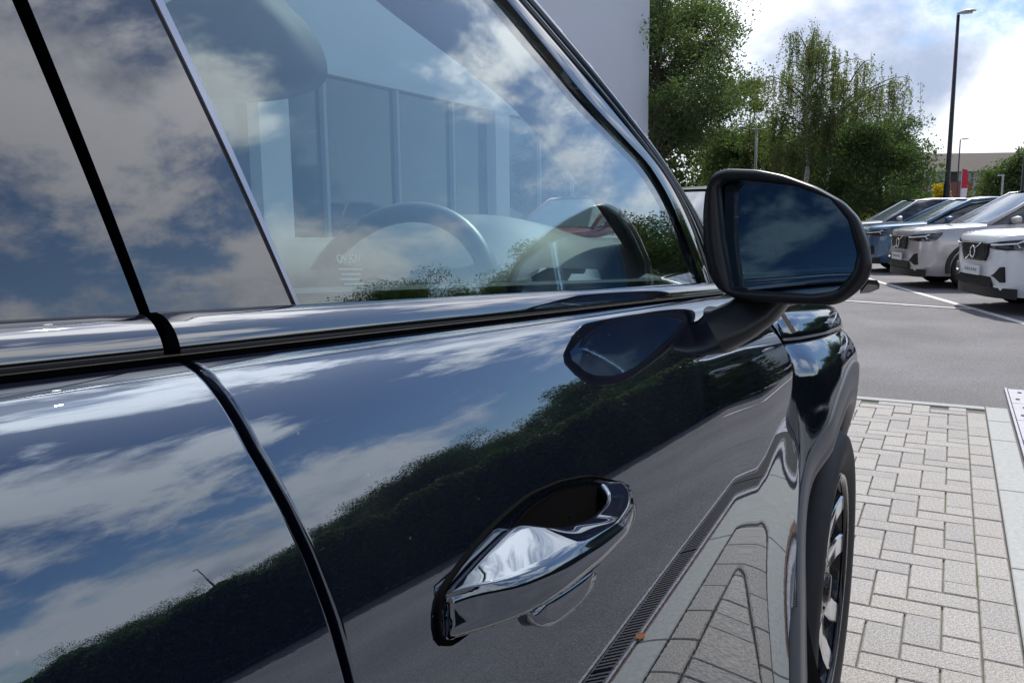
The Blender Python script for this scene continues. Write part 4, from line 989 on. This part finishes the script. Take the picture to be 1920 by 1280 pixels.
def ball(rg, n):
    v = rg.normal(size=(n, 3)); v /= np.linalg.norm(v, axis=1)[:, None]; return v*(rg.uniform(0, 1, n)**.42)[:, None]*1.75
def leaves_mesh(name, C_, size, m, parent, droop=0., rg=None):
    """one small bent leaf per centre"""
    rg = rg or rng; C_ = np.asarray(C_); n = len(C_)
    d = rg.normal(size=(n, 3)); d[:, 2] -= droop; d /= np.linalg.norm(d, axis=1)[:, None]
    e = rg.normal(size=(n, 3)); e -= (e*d).sum(1)[:, None]*d; e /= np.linalg.norm(e, axis=1)[:, None]
    L = size*(rg.uniform(.6, 1.35, n))[:, None]; Wd = L*.42
    V = np.stack([C_-d*L*.5, C_+e*Wd*.6, C_+d*L*.5, C_-e*Wd*.6], 1).reshape(-1, 3)
    me = bpy.data.meshes.new(name); me.vertices.add(4*n); me.vertices.foreach_set('co', V.astype(np.float32).ravel())
    me.loops.add(4*n); me.loops.foreach_set('vertex_index', np.arange(4*n, dtype=np.int32)); me.polygons.add(n)
    me.polygons.foreach_set('loop_start', np.arange(0, 4*n, 4, dtype=np.int32)); me.polygons.foreach_set('loop_total', np.full(n, 4, np.int32))
    at_ = me.attributes.new('tint', 'FLOAT', 'FACE'); at_.data.foreach_set('value', np.clip(rg.normal(.45, .25, n), 0, 1).astype(np.float32))
    me.materials.append(m); me.update(); me.validate()
    o = bpy.data.objects.new(name, me); COL.objects.link(o); o.parent = parent; return o
def limb_system(h, trunk_h, spread, nl, rg, r0, up=.55, levels=2, lean=(0, 0)):
    """tubes plus a list of twig tips"""
    q = MB(); tips = []
    top = Vector((lean[0], lean[1], h*.82)); tr_ = [Vector((0, 0, -.1))]
    for k in range(1, 7):
        t_ = k/6; tr_.append(Vector((lean[0]*t_+rg.normal(0, .05), lean[1]*t_+rg.normal(0, .05), h*.82*t_)))
    q.tube(tr_, [r0*(1-.82*k/6) for k in range(7)], 8)
    for i in range(nl):
        t_ = rg.uniform(trunk_h/h/.82, 1)**.9; k = min(int(t_*6), 5); b0 = tr_[k].lerp(tr_[k+1], t_*6-k)
        a = rg.uniform(0, 2*math.pi)+i*2.4; ln = spread*rg.uniform(.55, 1.05)*(1.1-.55*t_)
        p1 = b0+Vector((math.cos(a)*ln*.5, math.sin(a)*ln*.5, ln*up*.6)); p2 = b0+Vector((math.cos(a)*ln, math.sin(a)*ln, ln*up))
        q.tube([b0, p1, p2], [r0*.30*(1.1-t_*.6), r0*.18, r0*.06], 5, cap=False)
        for j in range(4 if levels > 1 else 0):
            s0 = b0.lerp(p2, rg.uniform(.35, 1)); a2 = a+rg.normal(0, .9); l2 = ln*rg.uniform(.25, .5)
            e = s0+Vector((math.cos(a2)*l2, math.sin(a2)*l2, l2*rg.uniform(-.1, .9))); q.tube([s0, e], [r0*.08, r0*.025], 4, cap=False); tips.append(e)
        tips.append(p2); tips.append(p1)
    tips.append(tr_[-1])
    return q, tips
def broad_tree(name, label, loc, h, trunk_h, spread, nleaf, lsize, lm, seed, nl=26, r0=.22, clump=.55, group=None, up=.55, extra=None, cat='tree', flat=1.0):
    rg = np.random.default_rng(seed); t_ = thing(name, label, cat, loc, rg.uniform(0, 6.28), group)
    q, tips = limb_system(h, trunk_h, spread, nl, rg, r0, up); q.build('trunk', BARK, t_, smooth=True)
    T_ = np.array([tuple(p) for p in tips]); w = rg.uniform(.3, 1.6, len(T_)); w /= w.sum()
    k = rg.choice(len(T_), nleaf, p=w); C_ = T_[k]+ball(rg, nleaf)*np.array((clump, clump, clump*.72*flat))*rg.uniform(.5, 1.25, len(T_))[k][:, None]
    C_ = C_[C_[:, 2] > max(.15, trunk_h*.55)]
    leaves_mesh('crown', C_, lsize, lm, t_, .25, rg)
    return t_
TG = None
broad_tree('ash_tree', 'tall loose ash tree right of the white wall, cut by the top of the frame', (-9.9, 30.2, 0), 11.5, 1.6, 3.6, 60000, .115, L_ASH, 3, nl=44, r0=.24, clump=.50, up=.75)
broad_tree('ash_tree', 'ash tree with thick low limbs behind the white SUV', (-11.6, 33.5, 0), 10.5, 1.2, 3.9, 42000, .13, L_DARK, 5, nl=36, r0=.25, clump=.65, up=.6)
broad_tree('round_tree', 'dark rounded tree right of the birch', (-2.5, 33.3, 0), 4.9, .5, 2.1, 36000, .095, L_DARK, 8, nl=40, r0=.13, clump=.42, up=.35)
broad_tree('bushy_tree', 'dark bushy tree behind the birch trunks', (-5.4, 39.5, 0), 4.5, .4, 3.0, 34000, .125, L_DARK, 9, nl=40, r0=.15, clump=.62, up=.35)
broad_tree('bushy_tree', 'mid green tree behind the twin-headed lamp post', (-8.9, 41, 0), 5.4, .5, 2.8, 32000, .125, L_MID, 10, nl=40, r0=.15, clump=.6, up=.45)
broad_tree('slim_tree', 'slim young tree between the ash and the birch', (-8.3, 38.5, 0), 8.4, 2.5, .8, 5000, .11, L_MID, 12, nl=22, r0=.07, clump=.26, up=.7)
broad_tree('small_tree', 'small light green tree in front of the brick office roof', (2.5, 64.5, 0), 5.1, 1.2, 1.5, 6000, .2, L_MID, 14, nl=24, r0=.1, clump=.45, up=.6)
broad_tree('small_tree', 'small tree cut off by the right edge beside a lamp post', (4.4, 64.5, 0), 6.0, 1.2, 1.5, 6000, .2, L_MID, 15, nl=24, r0=.1, clump=.45, up=.6)
broad_tree('yellow_shrub', 'bright yellow upright shrub beside the black lamp post', (-.85, 57, 0), 3.2, .4, .55, 2600, .16, L_YEL, 16, nl=18, r0=.05, clump=.24, up=.9, cat='shrub')
broad_tree('yellow_shrub', 'low yellow green shrub under the round tree', (-3.3, 40, 0), 2.0, .2, 1.3, 3000, .14, L_YEL, 17, nl=18, r0=.05, clump=.3, up=.5, cat='shrub')
# weeping birch
rg = np.random.default_rng(21)
bt = thing('weeping_birch', 'weeping birch with two white trunks and hanging strands', 'tree', (-5.05, 35.2, 0))
tips = []
for tx, lean, hh in ((-.28, (-.05, .1), 8.0), (.12, (.85, .2), 6.2)):
    q = MB(); tr_ = [Vector((tx+lean[0]*k/8*(1 if k else 0)+rg.normal(0, .04), lean[1]*k/8, -.1+hh*k/8)) for k in range(9)]
    q.tube(tr_, [.13*(1-.85*k/8) for k in range(9)], 9); q.build('trunk', BIRCHB, bt, smooth=True)
    q = MB()
    for i in range(26):
        t_ = rg.uniform(.38, .98); k = min(int(t_*8), 7); b0 = tr_[k].lerp(tr_[k+1], t_*8-k); a = i*2.4+rg.uniform(0, .8); ln = rg.uniform(1.1, 2.9)*(1.25-.55*t_)
        p1 = b0+Vector((math.cos(a)*ln*.6, math.sin(a)*ln*.6, ln*.55)); p2 = b0+Vector((math.cos(a)*ln, math.sin(a)*ln, ln*.62)); p3 = b0+Vector((math.cos(a)*ln*1.12, math.sin(a)*ln*1.12, ln*.38))
        bz = [b0*(1-u)**3+p1*(3*u*(1-u)**2)+p2*1.15*(3*u*u*(1-u))-p2*.15*(3*u*u*(1-u))+p3*u**3 for u in np.linspace(0, 1, 8)]
        q.tube(bz, list(np.linspace(.032, .004, 8)), 5, cap=False)
        for j in range(9):
            u = rg.uniform(.2, 1); tips.append(bz[min(int(u*7), 6)].lerp(bz[min(int(u*7), 6)+1], u*7-int(u*7) if u < 1 else 1))
    q.build('limb', BARK, bt, smooth=True)
C_ = []; q = MB()
for tp_ in tips:
    for j in range(2):
        L = rg.uniform(.4, 1.9); dx = rg.normal(0, .10, 2); s0 = tp_+Vector(rg.normal(0, .18, 3)); e = s0+Vector((dx[0], dx[1], -L)); q.tube([s0, e], [.006, .003], 3, cap=False)
        n = int(50*L); u = rg.uniform(0, 1, n); C_ += [tuple(np.array(s0)*(1-a)+np.array(e)*a+rg.normal(0, .055, 3)) for a in u]
q.build('hanging_twigs', BARK, bt); C_ = np.array(C_); leaves_mesh('crown', C_[C_[:, 2] > 2.6+rg.uniform(-.6, 1.2, len(C_))], .085, L_BIRCH, bt, .9, rg)
# background wood behind
def mass(name, label, pts, lm, lsize, n, seed, kind=None, loc=(0, 0, 0), cat='tree'):
    rg = np.random.default_rng(seed); C_ = []
    for x, y, r_, h in pts:
        m_ = int(n*r_*h); u = rg.normal(size=(m_, 3)); u /= np.linalg.norm(u, axis=1)[:, None]; rad = rg.uniform(.72, 1.05, m_)**.7
        lump = 1+.16*np.sin(u[:, 0]*7+seed)+.16*np.sin(u[:, 1]*8+u[:, 2]*6)
        C_.append(np.stack([x+u[:, 0]*r_*rad*lump, y+u[:, 1]*r_*rad*lump, h*.5+u[:, 2]*h*.5*rad*lump], 1))
    C_ = np.concatenate(C_); C_ = C_[C_[:, 2] > .1]
    return C_
rg = np.random.default_rng(31)
pts = [(x, 47+rg.uniform(-1.5, 2.5), rg.uniform(1.6, 2.6), rg.uniform(4.5, 7.0)) for x in np.arange(-24, -3.0, 1.7)]
wood = leaves_mesh('far_wood', mass('', '', pts, None, 0, 260, 32), .26, L_HEDGE, None, .2, rg); tag(wood, kind='stuff')
# tree belt right of the lot, a far-off wood read as one mass: mirrored in the paint and the glass
CC = []; q = MB(); k = 0
for az in list(range(14, 46, 3))+list(range(45, 100, 3)):
    rg = np.random.default_rng(400+az)
    D = (27 if az < 26 else 34 if az < 40 else 44)+5*math.sin(az*1.7)+(3 if k % 2 else 0); h = (3.6 if az < 24 else 4.2 if az < 40 else 3.5+1.6*(az in (50, 62, 78)))*(.85+.3*abs(math.sin(az*2.3))); k += 1
    x, y = D*math.sin(R(az)), D*math.cos(R(az))
    q2, tips = limb_system(h, .6, 2.9, 30, rg, .15, .5); q.add([(v[0]+x, v[1]+y, v[2]) for v in q2.V], q2.F)
    T_ = np.array([tuple(p) for p in tips]); n_ = 52000 if az < 42 else 17000; kk = rg.choice(len(T_), n_); C_ = T_[kk]+ball(rg, n_)*np.array((.55, .55, .38))*min(1, h/5.5)
    C_ = C_[C_[:, 2] > .2]+np.array((x, y, 0)); CC.append(C_)
rg = np.random.default_rng(77)
tb = leaves_mesh('tree_belt', np.concatenate(CC), .085, L_HEDGE, None, .2, rg); tag(tb, kind='stuff')
tag(q.build('tree_belt_trunks', BARK, tb), kind='stuff')
# unseen low hedge added right of the lane, to put a dark band into the paint's reflection
hp_ = [(2.15, 10.75), (2.9, 9.6), (4.6, 8.3), (6.6, 6.6), (8.3, 4.4), (9.5, 1.8), (10.0, -1.5), (10.2, -5.0)]
rg = np.random.default_rng(91); CC = []
for (x0, y0), (x1, y1) in zip(hp_, hp_[1:]):
    L = math.hypot(x1-x0, y1-y0); n_ = int(15000*L); u = rg.uniform(0, 1, n_); nx_, ny_ = -(y1-y0)/L, (x1-x0)/L
    w_ = rg.uniform(-.45, .45, n_); z_ = rg.uniform(.03, 1.0, n_)*(1.54+.07*np.sin(u*L*5)+.05*np.sin(u*L*13))
    keep = (np.abs(w_) > .33) | (z_ > 1.33) | (rg.uniform(0, 1, n_) < .3)
    C_ = np.stack([x0+(x1-x0)*u+nx_*w_, y0+(y1-y0)*u+ny_*w_, z_], 1)[keep]; CC.append(C_)
hg = thing('added_hedge', 'dark clipped hedge right of the camera, mirrored in the black door', 'hedge')
leaves_mesh('foliage', np.concatenate(CC), .075, L_HEDGE, hg, .2, rg)
q = MB()
for (x0, y0), (x1, y1) in zip(hp_, hp_[1:]): q.box(((x0+x1)/2, (y0+y1)/2, .67), (math.hypot(x1-x0, y1-y0), .36, 1.28), rz=math.atan2(y1-y0, x1-x0))
q.build('hedge_core', BARK, hg)
